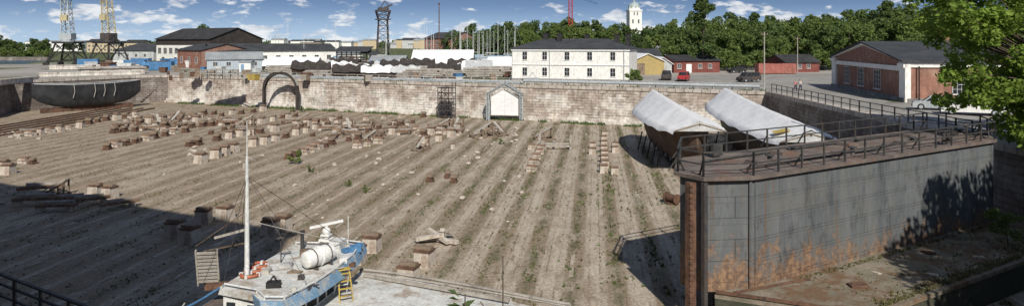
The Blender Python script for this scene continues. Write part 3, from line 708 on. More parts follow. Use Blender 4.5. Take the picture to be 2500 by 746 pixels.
PB=[Proto(blk_pale),Proto(blk_rust),Proto(blk_dark)]; LB=Proto(longblk); FR=Proto(frame)
def blk(u,v,k,sc=None,rz=None):
    x,y=G(u,v,0); PB[k].put((x,y,.02),-.12+U(-.25,.25) if rz is None else rz,(sc or U(.8,1.1)))
def row(u0,v0,u1,v1,n,ks=(1,),j=4):
    for i in range(n):
        t=i/max(1,n-1); blk(u0+(u1-u0)*t+U(-j,j),v0+(v1-v0)*t+U(-j,j)*.4,random.choice(ks))
row(262,364,450,322,9,(1,1,2)); row(463,358,484,353,2); 
for u,v in((490,397),(527,385),(548,378),(570,371)): blk(u,v,0,1.05)
row(708,388,810,352,7,(1,2,1)); row(620,358,770,316,7,(0,1,0)); row(530,342,668,320,6,(1,1,0)); row(715,316,830,290,7,(1,0,1))
row(75,331,195,312,6,(2,2,0)); row(215,302,330,285,6,(1,0)); row(280,326,480,300,9,(1,1,0)); row(290,310,470,288,8,(1,0,1)); row(340,296,520,278,8,(1,1))
row(500,304,720,286,9,(1,1,2)); row(850,345,990,322,6,(0,1)); row(870,362,925,350,3,(0,2)); row(900,322,1010,300,5,(1,1)); row(1030,332,1120,318,5,(0,1,0))
row(540,284,640,270,5,(1,0)); row(1035,352,1100,335,3,(0,)); row(895,292,1030,286,4,(2,1)); row(470,312,560,300,5,(1,)); row(640,300,700,290,3,(0,))
for i in range(92):
    u=U(290,1130); v0=282+(u-290)*.03; blk(u,v0+abs(random.gauss(0,20))+2,random.choice([1,1,0,2]),U(.55,.95),U(0,3))
for u,v in((1298,418),(1304,402),(1309,388),(1316,376),(1322,366),(1298,364)): blk(u,v,2,.85)
for i in range(8): blk(1475+U(-2,2),421-i*12.5,0,.82,0)
for u,v in((1447,376),(1447,362),(1501,372),(1503,361),(1500,425)): blk(u,v,0,.75)
for u,v in((1050,443),(1094,434),(1108,445)): blk(u,v,1,.75)
for u,v,s in((1036,648,1.0),(998,690,1.0),(908,612,1.0),(870,640,1.0)): blk(u,v,0,s)
for u,v in((497,543),(427,575),(463,590),(660,570),(550,535),(235,478),(268,482),(690,560),(20,425),(8,415)): blk(u,v,0,1.0)
blk(60,398,2,.9); blk(80,400,1,.7)
def lb(u,v,rz,s=1): x,y=G(u,v,0); LB.put((x,y,.04),rz,s)
for u,v,rz in((420,298,.9),(380,290,-.2),(300,310,.8),(365,318,.5),(445,310,1.0),(850,330,-.5),(815,338,1.1),(950,320,.9),(990,328,.6),(920,340,1.2),(590,322,.9),(560,305,.4),(710,300,.6),(1060,318,.8),(1110,325,-.5),(800,318,.3),(100,472,.3),(170,495,.5),(140,515,.1),(215,500,.6),(90,500,.2),(290,508,.7),(610,300,1),(480,286,.2),(880,318,.4),(70,330,.9)): lb(u,v,rz,U(.75,1.0))
def fr(u,v,rz,s=1): x,y=G(u,v,0); FR.put((x,y,.03),rz,s)
for u,v,rz,s in((1028,366,1.2,.8),(1080,322,.2,1.1),(1115,318,1.4,1),(1180,335,.4,1.1),(1215,330,2.2,1),(905,345,.7,.8),(850,320,2,1),(600,310,.5,1),(430,300,1.5,1),(1330,340,.1,.9),(740,300,.3,.9),(385,305,2.2,.9),(135,480,.3,.8)): fr(u,v,rz,s)
x,y=G(1355,362,0); b=B()
for yy in(-1,1.): b.box(-2,2,yy-.1,yy+.1,.3,.5); b.box(-2,-1.8,yy-.1,yy+.1,0,1.5); b.box(1.8,2,yy-.1,yy+.1,0,1.5)
for xx in(-1.9,0,1.9): b.box(xx-.1,xx+.1,-1.1,1.1,.5,.7)
thing('boat_sled',b,mt['timbergrey'],'pale timber boat sled with upright posts','sled',(x,y,.05),-.1)
x0,y0=G(1070,592,0)
for i,(dx,dy,dz,rz,L,tl) in enumerate([(-.7,.2,.2,.5,1.7,.1),(0,0,.45,-.8,2.1,.2),(.6,-.2,.2,-.5,1.6,0),(.1,.7,.3,1.9,1.5,.5),(-.4,-.3,.5,.1,1.6,-.15),(.5,.5,.6,1.2,1.4,.4)]):
    b=B(); b.obox((0,0,0),(L,.3,.22),(0,tl,0)); thing('concrete_beam',b,mt['concrete'],'broken concrete beam in a loose pile','beam',(x0+dx,y0+dy,dz),rz,'broken concrete beams')
for i in range(110):
    u,v=random.choice([(U(1070,1270),U(358,392)),(U(1180,1280),U(310,360)),(U(455,520),U(365,382)),(U(0,110),U(322,342)),(U(1000,1200),U(300,345)),(U(700,1300),U(400,560)),(U(300,1000),U(360,430))]); x,y=G(u,v,0)
    b=B(); s=U(.08,.36); b.sphere((0,0,s*.35),s,(1,U(.6,1),.55),6,4)
    b.v=[(a+U(-.2,.2)*s,c+U(-.2,.2)*s,e) for a,c,e in b.v]
    thing('rubble_stone',b,mt['concrete'],'pale broken stone lying on the dock floor','stone',(x,y,.0),U(0,3),'rubble stones')
x,y=G(1640,497,0); b=B(); b.cyl((0,0,0),(0,0,.12),.5,.5,10); b.cyl((0,-.5,.45),(0,.5,.45),.32,.32,12); b.cyl((0,-.6,.45),(0,-.5,.45),.42,.42,12); b.cyl((0,.5,.45),(0,.6,.45),.42,.42,12)
thing('rusty_drum',b,mt['rust'],'rusty iron roller lying on the dock floor','roller',(x,y,.02),.6)
SB=maketree(1.3,.7,'round',260,.12,'leafA','small green bush growing on the dock floor','bush',8,.03,'bushes on the dock floor')
for u,v,s in((718,400,1.1),(715,274,.8),(738,273,.9),(895,470,.5),(850,455,.5),(1225,352,.6),(760,420,.5)):
    x,y=G(u,v,0); SB.put((x,y,0),U(0,6),s)
b=B()
for o in(0,2.2,4.4,6.6,8.8):
    q0=Vector((-73+o*.9-6,80)); q1=Vector((-79+o*1.0,134)); b.beam((q0.x,q0.y,.12),(q1.x,q1.y,.12),.25,.22)
struct('slipway_rails',b,mt['rust'])
# ------------------------------------------------------------------ dock gate hull on left
b=B(); rings=[]
Lh=19
for i in range(17):
    s=-1+2*i/16; hw=.3+1.9*(1-abs(s)**2.8); kz=.8+2.2*abs(s)**4; top=5.0+.35*s*s
    ring=[]
    for j in range(13):
        t=-1+2*j/12; a=abs(t)**.75; z=top-(top-kz)*(1-a**2.8 if a<1 else 0)
        ring.append((s*Lh/2,math.copysign(hw*(a**.6),t) if t else 0,z))
    rings.append(ring)
b.loft(rings)
pa=Vector(G(85,279,0));pb=Vector(G(325,262,0)); c=(pa+pb)/2; ang=math.atan2((pb-pa).y,(pb-pa).x)
R=root('dock_gate','black riveted boat-shaped dock gate with rusty bottom','dock gate',(c.x-.5,c.y+1.5,0),ang)
P(R,'hull',b,mt['hullblack'],True)
for sx in(-1,1):
    b=B(); b.path([(s*Lh/2,sx*(.4+1.8*(1-abs(s)**2.8)),5.1+.35*s*s) for s in np.linspace(-.97,.97,16)],.07); P(R,'gunwale',b,mt['tarpgrey'])
for s in(-.35,.02,.2,.4):
    b=B(); hw=.3+1.9*(1-abs(s)**2.8); b.path([(s*Lh/2,-hw-.05,5.1),(s*Lh/2+.15,-hw-.12,3.8),(s*Lh/2-.1,-hw-.0,2.6)],.05); P(R,'mooring_rope',b,mt['rope'])
b=B(); b.box(-8,8,-.5,.5,.02,.85); P(R,'keel_timber',b,mt['rust'])
R,L,ro=building('stone_pump_house','ruined stone pier beside the dock gate','pier',(-96,152),(-86,160),5,1.4,.2,'shed','granite','coping')
for (u0,v0,u1,v1,h,lab) in((95,188,345,182,.7,'low weathered stone parapet by the dock gate'),(0,205,95,196,.6,'low stone parapet at the dock entrance'),(120,170,340,168,1.0,'brick parapet along the harbour entrance')):
    q0=Vector(G(u0,v0));q1=Vector(G(u1,v1)); L=(q1-q0).length; b=B(); b.box(0,L,0,.8,-.2,h); b.box(-.1,L+.1,-.1,.9,h+.003,h+.2)
    thing('stone_parapet',b,mt['granite'],lab,'wall',(q0.x,q0.y,QZ),math.atan2((q1-q0).y,(q1-q0).x))
q=G(352,250,0); b=B()
for i in range(14): b.box(i*.42,i*.42+.44,0,1.2,i*.39,i*.39+.39)
thing('stone_staircase',b,mt['granitedark'],'steep stone staircase climbing the dock wall','stairs',(q[0]-.5,q[1]-1.5,0),.6)
# ------------------------------------------------------------------ arch, tent, scaffold
def archpts(w,h,hs,n=12):
    pts=[(-w,0),(-w,hs*.5),(-w,hs)]
    for i in range(1,n+1):
        a=math.pi/2*i/n; pts.append((-w*math.cos(a)**.9 if i<n else 0,hs+(h-hs)*math.sin(a)**.95))
    return pts+[(-x,z) for x,z in pts[-2::-1]]
R=root('wooden_arch','open pointed dark wooden arch frame of a boat shelter','arch',(XU(683,132),132,0),-.2)
for y in(0,.55):
    b=B(); o_=archpts(3.75,7.3,3.6); i_=archpts(3.3,6.8,3.6)
    for k in range(len(o_)-1): b.prismy([o_[k],o_[k+1],i_[k+1],i_[k]],y,y+.14)
    P(R,'arch_rib',b,mt['darkwood'])
b=B(); vs=[];
for k in range(4,len(o_)-4): vs+=[(o_[k][0],-.1,o_[k][1]+.06),(o_[k][0],.8,o_[k][1]+.06)]
b.add(vs,[(2*i,2*i+1,2*i+3,2*i+2) for i in range(len(vs)//2-1)]); P(R,'roof_boards',b,mt['timbergrey'])
R=root('tent_frame','grey lattice gabled tent frame with a hanging white sheet','tent',(XU(1231,113.3),113.3,0),-.12)
for y in(0,1.2):
    b=B()
    for sx in(-1,1):
        b.lattice((sx*2.8,y,0),(sx*2.8,y,4.4),.4,.4,10,.07,.05); b.lattice((sx*2.8,y,4.4),(0,y,6.05),.36,.36,6,.07,.05)
    P(R,'lattice_frame',b,mt['cranegrey'])
b=B(); b.prismy([(-2.3,.9),(2.3,.8),(2.3,4.0),(0,5.3),(-2.3,4.0)],.6,.64); P(R,'sheet',b,mt['tarp'])
b=B(); b.prismy([(-3.15,4.45),(0,6.35),(3.15,4.45),(3.15,4.33),(0,6.2),(-3.15,4.33)],-.25,1.5); P(R,'canopy_strip',b,mt['roofgrey'])
b=B(); b.cyl((-2.45,.6,.85),(2.45,.6,.8),.07); P(R,'sheet_pole',b,mt['timbergrey'])
b=B()
for x in(0,1.4,2.8):
    for y in(0,1.2): b.beam((x,y,0),(x,y,5.4+(.8 if x==2.8 else 0)),.1)
for z in(.3,1.3,2.3,3.3,4.3,5.2):
    for y in(0,1.2): b.beam((0,y,z),(2.8,y,z),.09); b.beam((0,y,z),(1.4,y,min(z+1,5.4)),.07)
    b.box(0,2.8,.1,1.1,z+.05,z+.1)
for x in(0,1.4): b.beam((x,0,.3),(x+1.4,0,2.3),.08); b.beam((x+1.4,0,2.3),(x,0,4.3),.08)
R=root('scaffold','rusty scaffold stair tower against the stone wall','scaffold',(XU(1070,118),117.3,0),-.42); P(R,'scaffold_frame',b,mt['iron'])
# ------------------------------------------------------------------ covered wooden ships
def ship(lab,far,near,hw,zr0,zr1,ze,hull,cat='boat'):
    far=Vector(far);near=Vector(near); L=(far-near).length; ang=math.atan2((far-near).y,(far-near).x)
    R=root('wooden_ship',lab,cat,(near.x,near.y,0),ang)
    rings=[]; n=22
    for i in range(n+1):
        s=i/n; q=abs(2*s-1); f=(1-q**2.6)**.75; w=max(.1,hw*.8*f); kz=.75+2.0*(q**6); sh=ze-.15+.6*(q)**2
        ring=[]
        for j in range(17):
            t=-1+2*j/16; a=abs(t); ring.append((L*.04+s*L*.92,math.copysign(w*min(1,(a**.6)),t) if t else 0,kz+(sh-kz)*(a**2.4)))
        rings.append(ring)
    b=B(); b.loft(rings); P(R,'hull',b,mt[hull],True)
    for sg in(1,-1):
        b=B(); b.path([(r[0][0],sg*abs(r[0][1]),.8+(r[0][2]-.8)*.86) for r in rings],.06,5); P(R,'rubbing_strake',b,mt['darkwood'])
    nx,ny=70,22; vs=[]; ph=[U(0,6) for _ in range(6)]
    for i in range(nx+1):
        s=i/nx; zr=zr1+(zr0-zr1)*s+.03*math.sin(s*7+ph[0])
        for j in range(ny+1):
            t=-1+2*j/ny; w=hw*(1-.28*abs(2*s-1)**3)
            wr=.03*math.sin(s*23+t*3+ph[1])*abs(t)+.025*math.sin(s*11-t*5+ph[2])+.02*math.sin(s*41+t*11+ph[3])
            z=zr-(zr-ze)*abs(t)**1.05+wr-.05*math.sin(abs(t)*math.pi)+U(-.012,.012)
            if abs(t)>.99: z-=.3+.07*math.sin(i*.5+ph[4])
            vs.append((s*L,t*w*(1 if abs(t)<.99 else .975),z))
    fs=[(i*(ny+1)+j,(i+1)*(ny+1)+j,(i+1)*(ny+1)+j+1,i*(ny+1)+j+1) for i in range(nx) for j in range(ny)]
    me=bpy.data.meshes.new('tarpaulin'); me.from_pydata(vs,[],fs); me.materials.append(mt['tarp']); me.polygons.foreach_set('use_smooth',[True]*len(fs)); mk('tarpaulin',me,R)
    b=B(); b.add([(-.02,-hw*.7,ze),(-.02,hw*.7,ze),(-.02,0,zr1-.05)],[(0,1,2)]); P(R,'tarpaulin_end',b,mt['tarpgrey'])
    b=B()
    for i in range(0,10):
        s=i/9; zr=zr1+(zr0-zr1)*s
        b.beam((s*L,-hw*.65,ze+.0),(s*L,0,zr-.3),.1); b.beam((s*L,hw*.65,ze+.0),(s*L,0,zr-.3),.1)
    b.beam((-.2,0,zr1-.3),(L,0,zr0-.35),.12); P(R,'cover_frame',b,mt['timber'])
    for i in range(2,7):
        s=i/8
        for sx in(-1,1): b=B(); b.beam((s*L,sx*hw*.8,0),(s*L,sx*hw*.66,ze*.5),.13); P(R,'shore_prop',b,mt['darkwood'])
    for i in range(1,9): P(R,'support_block',B().box(L*i/9-.4,L*i/9+.4,-.6,.6,0,.85),mt['concrete'])
    return R,L
ship('dark brown wooden ship hull under white tarpaulin on blocks',(18.2,88),(17.9,65),3.7,7.0,5.5,4.5,'hullwood')
R,L=ship('long ship hull covered by white tarpaulin sheets',(28.4,91),(25.0,57),3.8,6.9,5.6,4.6,'hullblack')
b=B(); b.add([(1.5,1.2,5.4),(2.7,1.3,5.45),(2.8,2.5,5.15),(1.6,2.5,5.1)],[(0,1,2,3)]); P(R,'yellow_patch',b,mt['yellow'])
# ------------------------------------------------------------------ caisson
ca=math.atan2(.52,.854)
R=root('caisson','grey riveted steel caisson gate with rust streaks','caisson gate',(11.1,31.3,0),ca)
hexo=[(-2.2,1.0),(0,0),(23,0),(26.2,2.2),(26,4.6),(25,5.4),(.6,5.45),(-2.3,2.8)]
def inset(p,k): 
    cx=sum(a for a,_ in p)/len(p);cy=sum(c for _,c in p)/len(p)
    return [(a+(k if a<cx else -k)*(1 if abs(a-cx)>11 else 0),c+(k if c<cy else -k)) for a,c in p]
b=B(); body=inset(hexo,.22); b.prism(body,1.5,6.62); P(R,'hull',b,mt['plate'])
b=B(); b.prism(hexo,6.623,6.8); P(R,'deck',b,mt['rustdeck'])
for k in range(1,5):
    z=1.6+k*.99; b=B()
    for (a,c) in zip(body,body[1:]+body[:1]): b.beam((*a,z),(*c,z),.025,.035)
    P(R,'plate_strake',b,mt['plate'])
b=B(); b.cyl((.02,.22,1.5),(.02,.22,6.6),.08,.08,6); b.box(.3,.38,.17,.24,1.5,6.6); P(R,'corner_angle',b,mt['plate'])
b=B()
for k in range(0,6):
    z=1.66+k*.99
    for i in range(150): b.box(.2+i*.15,.24+i*.15,.185,.222,z+.09,z+.125)
mk('rivet_rows',b.mesh('rivet_rows',mt['plate']),R,kind='stuff')
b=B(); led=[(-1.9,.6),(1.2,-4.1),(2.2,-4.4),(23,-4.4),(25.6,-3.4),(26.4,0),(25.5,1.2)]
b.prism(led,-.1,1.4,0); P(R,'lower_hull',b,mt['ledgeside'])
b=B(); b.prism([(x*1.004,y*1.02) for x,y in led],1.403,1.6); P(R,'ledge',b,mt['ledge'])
b=B(); b.beam((-1.9,.55,1.72),(1.3,-4.1,1.72),.12); P(R,'fender_pipe',b,mt['rust'])
b=B(); b.beam((-1.2,.15,1.66),(3.4,-.5,1.66),.09); P(R,'fender_pipe',b,mt['rust'])
b=B(); b.box(-2.7,-2.52,1.35,1.65,0,6.55); b.box(-2.52,-2.25,1.4,1.6,0,6.5)
for k in range(26): b.box(-2.72,-2.5,1.3,1.35,.1+k*.25,.18+k*.25)
P(R,'stem_post',b,mt['rust'])
b=B(); b.box(-2.2,-1.98,.95,1.15,0,6.55); P(R,'stem_post',b,mt['iron'])
for x,y,s_,m_ in((4.5,-2.2,.5,'rust'),(9,-3.2,.35,'concrete'),(12.5,-1.2,.4,'rust'),(7,-1.6,.25,'concrete'),(14,-3,.3,'concrete')):
    b=B(); b.obox((x,y,1.6+s_*.12),(s_*1.6,s_,s_*.24),(0.05,.05,U(0,3))); P(R,'plate_scrap',b,mt[m_])
def railing(path,h,step,r,rails,brace=True):
    b=B(); path=[Vector(p) for p in path]
    for a,c in zip(path[:-1],path[1:]):
        L=(c-a).length; n=max(1,int(round(L/step)))
        for i in range(n+1):
            q=a.lerp(c,i/n); b.beam(q,q+Vector((0,0,h)),r*1.3)
            if brace and i%2==0:
                nn_=(c-a).normalized(); pp=Vector((-nn_.y,nn_.x,0)); b.beam(q+pp*.45,q+Vector((0,0,h*.65)),r)
        for z in rails: b.beam(a+Vector((0,0,z)),c+Vector((0,0,z)),r if z<max(rails) else r*1.5,r)
    return b
ins=inset(hexo,.15)
front=[(*ins[k],6.8) for k in(7,0,1,2,3,4)]
back=[(*ins[k],6.8) for k in(7,6,5)]
P(R,'railing',railing(front,1.1,1.7,.06,(.55,1.1)),mt['rail']); P(R,'railing',railing(back,1.1,1.7,.06,(.55,1.1)),mt['rail'])
for x,y in((3,2.2),(6.5,3.4),(9.2,1.6),(12.5,3.4),(16,2),(19.5,3.6),(22.5,2.4)):
    P(R,'hatch',B().box(x-.5,x+.5,y-.4,y+.4,6.803,6.98),mt['rustdeck'])
    b=B(); b.cyl((x+.9,y,6.8),(x+.9,y,7.1),.12); b.cyl((x+.9,y,7.1),(x+.9,y,7.16),.24,.24,10); P(R,'mushroom_vent',b,mt['rail'])
for pth in([(.5,3.6,6.9),(8,3.9,6.9),(24,4.2,6.9)],[(1,1.2,6.88),(12,1.5,6.88),(20,2.8,6.88)]): P(R,'deck_pipe',B().path(pth,.06),mt['rail'])
P(R,'signboard',B().box(2.2,2.9,4.4,4.6,6.9,7.5),mt['rail']); P(R,'signboard',B().box(17.5,18.3,.5,.6,6.9,7.5),mt['rail'])
SG=Proto(lambda: (lambda r:(P(r,'trunk',B().cyl((0,0,0),(.1,0,1.2),.03,.02),mt['bark']),mk('crown',leafcloud('crown',clumps(2.2,1.0,.5,12,'round'),1500,.07,mt['leafA']),r),r)[-1])(root('sapling','small green sapling growing on the rusty ledge','sapling',(0,0,0),0,'saplings on the ledge')))
cm=Matrix.Translation((11.1,31.3,0))@Matrix.Rotation(ca,4,'Z')
for x,y,s in((17.5,-2.9,1.0),(20.5,-3.4,.6),(24.3,-2.9,.9),(25.2,-1.6,.8)):
    p=cm@Vector((x,y,1.6)); SG.put(p,U(0,6),s)
pts=[]
for _ in range(1900):
    x=U(3,25.5); y=-4.25+abs(random.gauss(0,.35))*(1+(x>16)*2) if U(0,1)<.7 else (-.1+U(-.3,.05) if U(0,1)<.6 else U(-4,0))
    p=cm@Vector((x,y,1.6)); pts.append((p.x,p.y,1.6,U(.04,.16)))
tufts('ledge_grass',pts,mt['weed'],4,'grass and weeds growing along the edge of the ledge','grass')
# ------------------------------------------------------------------ road, fences, quay furniture
b=B(); poly=[(35.4,46),(36,70),(38.6,99),(28,108.5),(24,113),(28,135),(40,150),(70,160),(75,150),(58,122),(50.5,115),(46.5,83),(60,78),(60,46)]
b.add([(x,y,QZ+.004) for x,y in poly],[tuple(t) for t in tessellate_polygon([[Vector((*p,0)) for p in poly]])])
ro=struct('road',b,mt['asphalt'])
for p in ro.data.polygons:
    if p.normal.z<0: p.flip()
R=root('metal_railing','black metal railing along the quay road','railing',(0,0,0)); 
P(R,'rail_frame',railing([(34.9,46,5.87),(35.1,54,5.87),(35.6,70,5.87),(37.5,98.6,5.87)],1.15,2.2,.07,(.55,1.1),False),mt['rail'])
a=Vector((37,99.4));c=Vector((-75.6,150)); dw=(c-a).normalized(); nq=Vector((dw.y,-dw.x))
if nq.y<0: nq=-nq
def wp(t,o,z): p=a+dw*t+nq*o; return (p.x,p.y,z)
R=root('metal_railing','grey pipe railing along the top of the dock wall','railing',(0,0,0)); P(R,'rail_frame',railing([wp(.5,3.2,QZ),wp(40,3.2,QZ),wp(80,3.2,QZ),wp(118,3.2,QZ)],1.1,2.5,.06,(.5,1.05),False),mt['tarpgrey'])
R=root('steam_pipe','thick pale pipeline on stands along the quay','pipe',(0,0,0))
for pp,rr_ in(([wp(1,1.6,QZ+.75),wp(39,1.6,QZ+.75)],.24),([wp(39,1.8,QZ+.5),wp(116,1.8,QZ+.5)],.15),([wp(39,1.4,QZ+.3),wp(100,1.4,QZ+.3)],.1)): P(R,'pipe_run',B().path(pp,rr_,10),mt['cranegrey'],True)
for i in range(40): P(R,'stand',B().beam(wp(2+i*2.9,1.6,QZ),wp(2+i*2.9,1.6,QZ+.55),.12),mt['iron'])
for t0,t1 in((20,60),(62,112)):
    p=[wp(t0,5,QZ),wp(t1,5,QZ),wp(t1,5.6,QZ),wp(t0,5.6,QZ)]; b=B(); b.hexa(p+[(x,y,QZ+.55) for x,y,z in p])
    thing('low_retaining_wall',b,mt['coping'],'low brown stone terrace wall above the dock','wall')
x,y=XU(1300,121),121; b=B()
for s in(-1,1): b.beam((s*1.4,0,0),(0,0,2.0),.12); b.beam((s*1.4,.8,0),(0,.8,2.0),.12)
b.box(-1.3,1.3,0,.8,.9,1.0); thing('steel_trestle',b,mt['cranegrey'],'grey steel trestle on the quay edge','trestle',(x,y,QZ))
x,y=G(490,195); b=B()
for i in range(5):
    for yy in(0,2): b.beam((i*1.7,yy,0),(i*1.7,yy,1.9),.12)
b.box(-.1,7,-.1,2.1,1.2,1.3); b.box(-.1,7,-.1,2.1,1.9,2.0); b.beam((7,0,1.3),(9.5,0,0),.15); b.beam((7,0,2.2),(9.5,0,.9),.08)
thing('wooden_platform',b,mt['timbergrey'],'grey timber platform with steps on the quay','platform',(x,y,QZ),-.2)
# ------------------------------------------------------------------ cranes, towers, poles
def crane(x,y,mat,lean,lab):
    R=root('harbour_crane',lab,'crane',(x,y,QZ),U(-.3,.3))
    b=B()
    for sx in(-1,1):
        for sy in(-1,1): b.beam((sx*4.6,sy*4,0),(sx*2.6,sy*2.4,7),.5); b.box(sx*4.6-.9,sx*4.6+.9,sy*4-.3,sy*4+.3,0,.9)
        b.beam((sx*4.6,-4,1.2),(sx*4.6,4,1.2),.4); b.beam((-4.4,sx*4,1.4),(4.4,sx*4,1.4),.35)
        b.beam((-4.5,sx*4,.9),(2.6,sx*2.4,7),.22); b.beam((4.5,sx*4,.9),(-2.6,sx*2.4,7),.22)
        b.beam((sx*4.5,-4,.9),(sx*2.6,2.4,7),.2); b.beam((sx*3.6,-3.2,3.8),(sx*3.6,3.2,3.8),.25); b.beam((-3.6,sx*3.2,3.8),(3.6,sx*3.2,3.8),.25)
    b.box(-3.4,3.4,-3.2,3.2,7,7.6); P(R,'portal',b,mt['black'])
    b=B(); b.cyl((0,0,7.6),(0,0,8.3),2.0,2.0,14); b.box(-2.0,1.8,-1.6,1.6,8.3,10.4); P(R,'machine_house',b,mt[mat[0]])
    b=B(); b.lattice((0,0,10.4),(lean,0,30),2.7,1.6,12,.26,.13); P(R,'tower',b,mt[mat[1]])
    b=B(); b.box(lean*.35-1.0,lean*.35+1.2,-2.2,-1.2,14.5,16.4); P(R,'cab',b,mt[mat[2]])
    b=B(); b.lattice((lean*.6,-1,20),(lean*.6+5,-9,44),1.4,.8,14,.16,.08); b.beam((lean,0,30),(lean*.6+4,-8,42),.1); P(R,'jib',b,mt[mat[1]])
crane(XU(166,226),226,('cranegrey','cranegrey','craneyellow'),-1.2,'old harbour crane with pale grey lattice tower and black portal')
crane(XU(266,222),222,('iron','craneyellow','craneyellow'),-1.8,'old harbour crane with faded yellow lattice tower and black portal')
R=root('lattice_tower','dark lattice signal tower with box-shaped head','tower',(XU(935,240),240,QZ),.3)
b=B(); b.lattice((0,0,0),(0,0,15.5),4.4,3.0,7,.3,.17); b.lattice((0,0,15.5),(0,0,18.5),3.2,4.8,2,.28,.2); P(R,'tower_frame',b,mt['iron'])
b=B(); b.box(-2.5,2.5,-2.5,2.5,15.3,15.6); b.box(-1.6,1.9,-1.6,1.6,18.2,19.6); b.beam((-2.8,0,18.3),(3.2,0,20.6),.6); b.beam((-1,0,19.5),(.6,0,21.8),.3); b.beam((2.2,0,20.2),(.6,0,21.8),.25); P(R,'tower_head',b,mt['iron'])
b=B(); b.lattice((0,0,0),(0,0,38),1.6,1.6,26,.22,.12); R=root('tower_crane_mast','thin red lattice crane mast with jib','crane',(XU(1393,300),300,QZ)); P(R,'mast',b,mt['red'])
b=B(); b.lattice((3,0,27.5),(12,2,24.5),.7,.5,8,.12,.07); P(R,'jib',b,mt['blue'])
def pole(u,vb,vt,r,mat,lab,arm=False,z=QZ):
    x,y=G(u,vb,z); h=ZV(vt,y)-z; b=B(); b.cyl((0,0,-.2),(0,0,h),r,r*.65,8); 
    R=root('utility_pole' if arm else 'flagpole',lab,'pole',(x,y,z)); P(R,'shaft',b,mt[mat])
    if arm: b=B(); b.beam((-.6,0,h-.4),(.6,0,h-.4),.1); b.cyl((.5,0,h-.35),(.5,0,h-.15),.06); b.cyl((-.5,0,h-.35),(-.5,0,h-.15),.06); P(R,'crossarm',b,mt['timber'])
    else: b=B(); b.sphere((0,0,h+.1),r*1.6); P(R,'finial',b,mt[mat])
pole(1866,212,78,.13,'timbergrey','tall grey wooden utility pole by the road',True); pole(1947,178,90,.13,'timbergrey','grey wooden utility pole beside the lawn',True)
pole(1522,214,198,.05,'cranegrey','short steel pole on the quay'); pole(1772,168,70,.1,'white','white flagpole in front of the trees')
pole(1072,160,10,.22,'rust','tall brown ship mast standing on the quay'); pole(1042,160,66,.08,'white','slim white mast among the boats')
for u,vt in((672,72),(680,72),(900,88),(706,112),(1018,90)): pole(u,150,vt,.12,'tarpgrey','grey lamp mast in the shipyard')
def yacht():
    r=root('sailing_yacht','white sailing yacht on a cradle with bare mast','sailing boat',(0,0,0),0,'sailing yachts laid up in the yard')
    rings=[]
    for i in range(9):
        s=i/8; w=1.5*math.sin(math.pi*(s*.75+.22))**.8+.03; w=max(w,.05); rings.append([(s*9-4.5,-w,2.3),(s*9-4.5,-w*.75,1.3),(s*9-4.5,0,.9),(s*9-4.5,w*.75,1.3),(s*9-4.5,w,2.3)])
    b=B(); b.loft(rings); P(r,'hull',b,mt['white'],True); b=B(); b.box(-1.8,2,-.8,.8,2.3,2.8); P(r,'cabin',b,mt['paleblue'])
    b=B(); b.cyl((.8,0,2.3),(.8,0,13),.08,.045); b.beam((.8,-.7,8),(.8,.7,8),.03); b.cyl((.8,0,3.5),(-3,0,3.6),.07); b.beam((4.4,0,2.3),(.8,0,13),.012); b.beam((-4.4,0,2.3),(.8,0,13),.012); P(r,'mast',b,mt['offwhite'])
    b=B(); b.box(-2,2,-.1,.1,0,.9); b.beam((-1.5,-1.4,0),(-1.5,-1,1.6),.1); b.beam((-1.5,1.4,0),(-1.5,1,1.6),.1); b.beam((1.5,-1.4,0),(1.5,-1,1.6),.1); b.beam((1.5,1.4,0),(1.5,1,1.6),.1); P(r,'cradle',b,mt['iron']); return r
YA=Proto(yacht)
for i in range(36):
    u=U(1095,1252) if i<20 else U(700,1085); Y=U(205,265); YA.put((XU(u,Y),Y,QZ),U(0,6.28),U(.65,1.15))
def plankpile():
    r=root('timber_pile','grey pile of sawn planks on bearers','timber pile',(0,0,0),0,'timber piles on the quay')
    b=B()
    for k in range(5):
        for j in range(5): b.obox((U(-.3,.3),-1+j*.5,.35+k*.27),(U(5,6.5),.42,.2),(0,0,U(-.03,.03)))
    P(r,'planks',b,mt['timbergrey'])
    for x in(-2,0,2): P(r,'bearer',B().box(x-.12,x+.12,-1.2,1.2,0,.22),mt['timber'])
    return r
def skip(mat,lab):
    def f():
        r=root('shipping_container',lab,'container',(0,0,0),0,'containers in the yard'); b=B(); b.box(-3,3,-1.2,1.2,.12,2.5)
        for i in range(20): b.box(-2.9+i*.3,-2.76+i*.3,-1.24,1.24,.25,2.4)
        for sx in(-1,1): b.box(sx*3-.08,sx*3+.08,-1.26,1.26,0,2.6)
        P(r,'container_body',b,mt[mat])
        for y0_ in(-1.1,.05): P(r,'door',B().box(3.085,3.12,y0_,y0_+1.05,.2,2.4),mt[mat])
        return r
    return Proto(f)
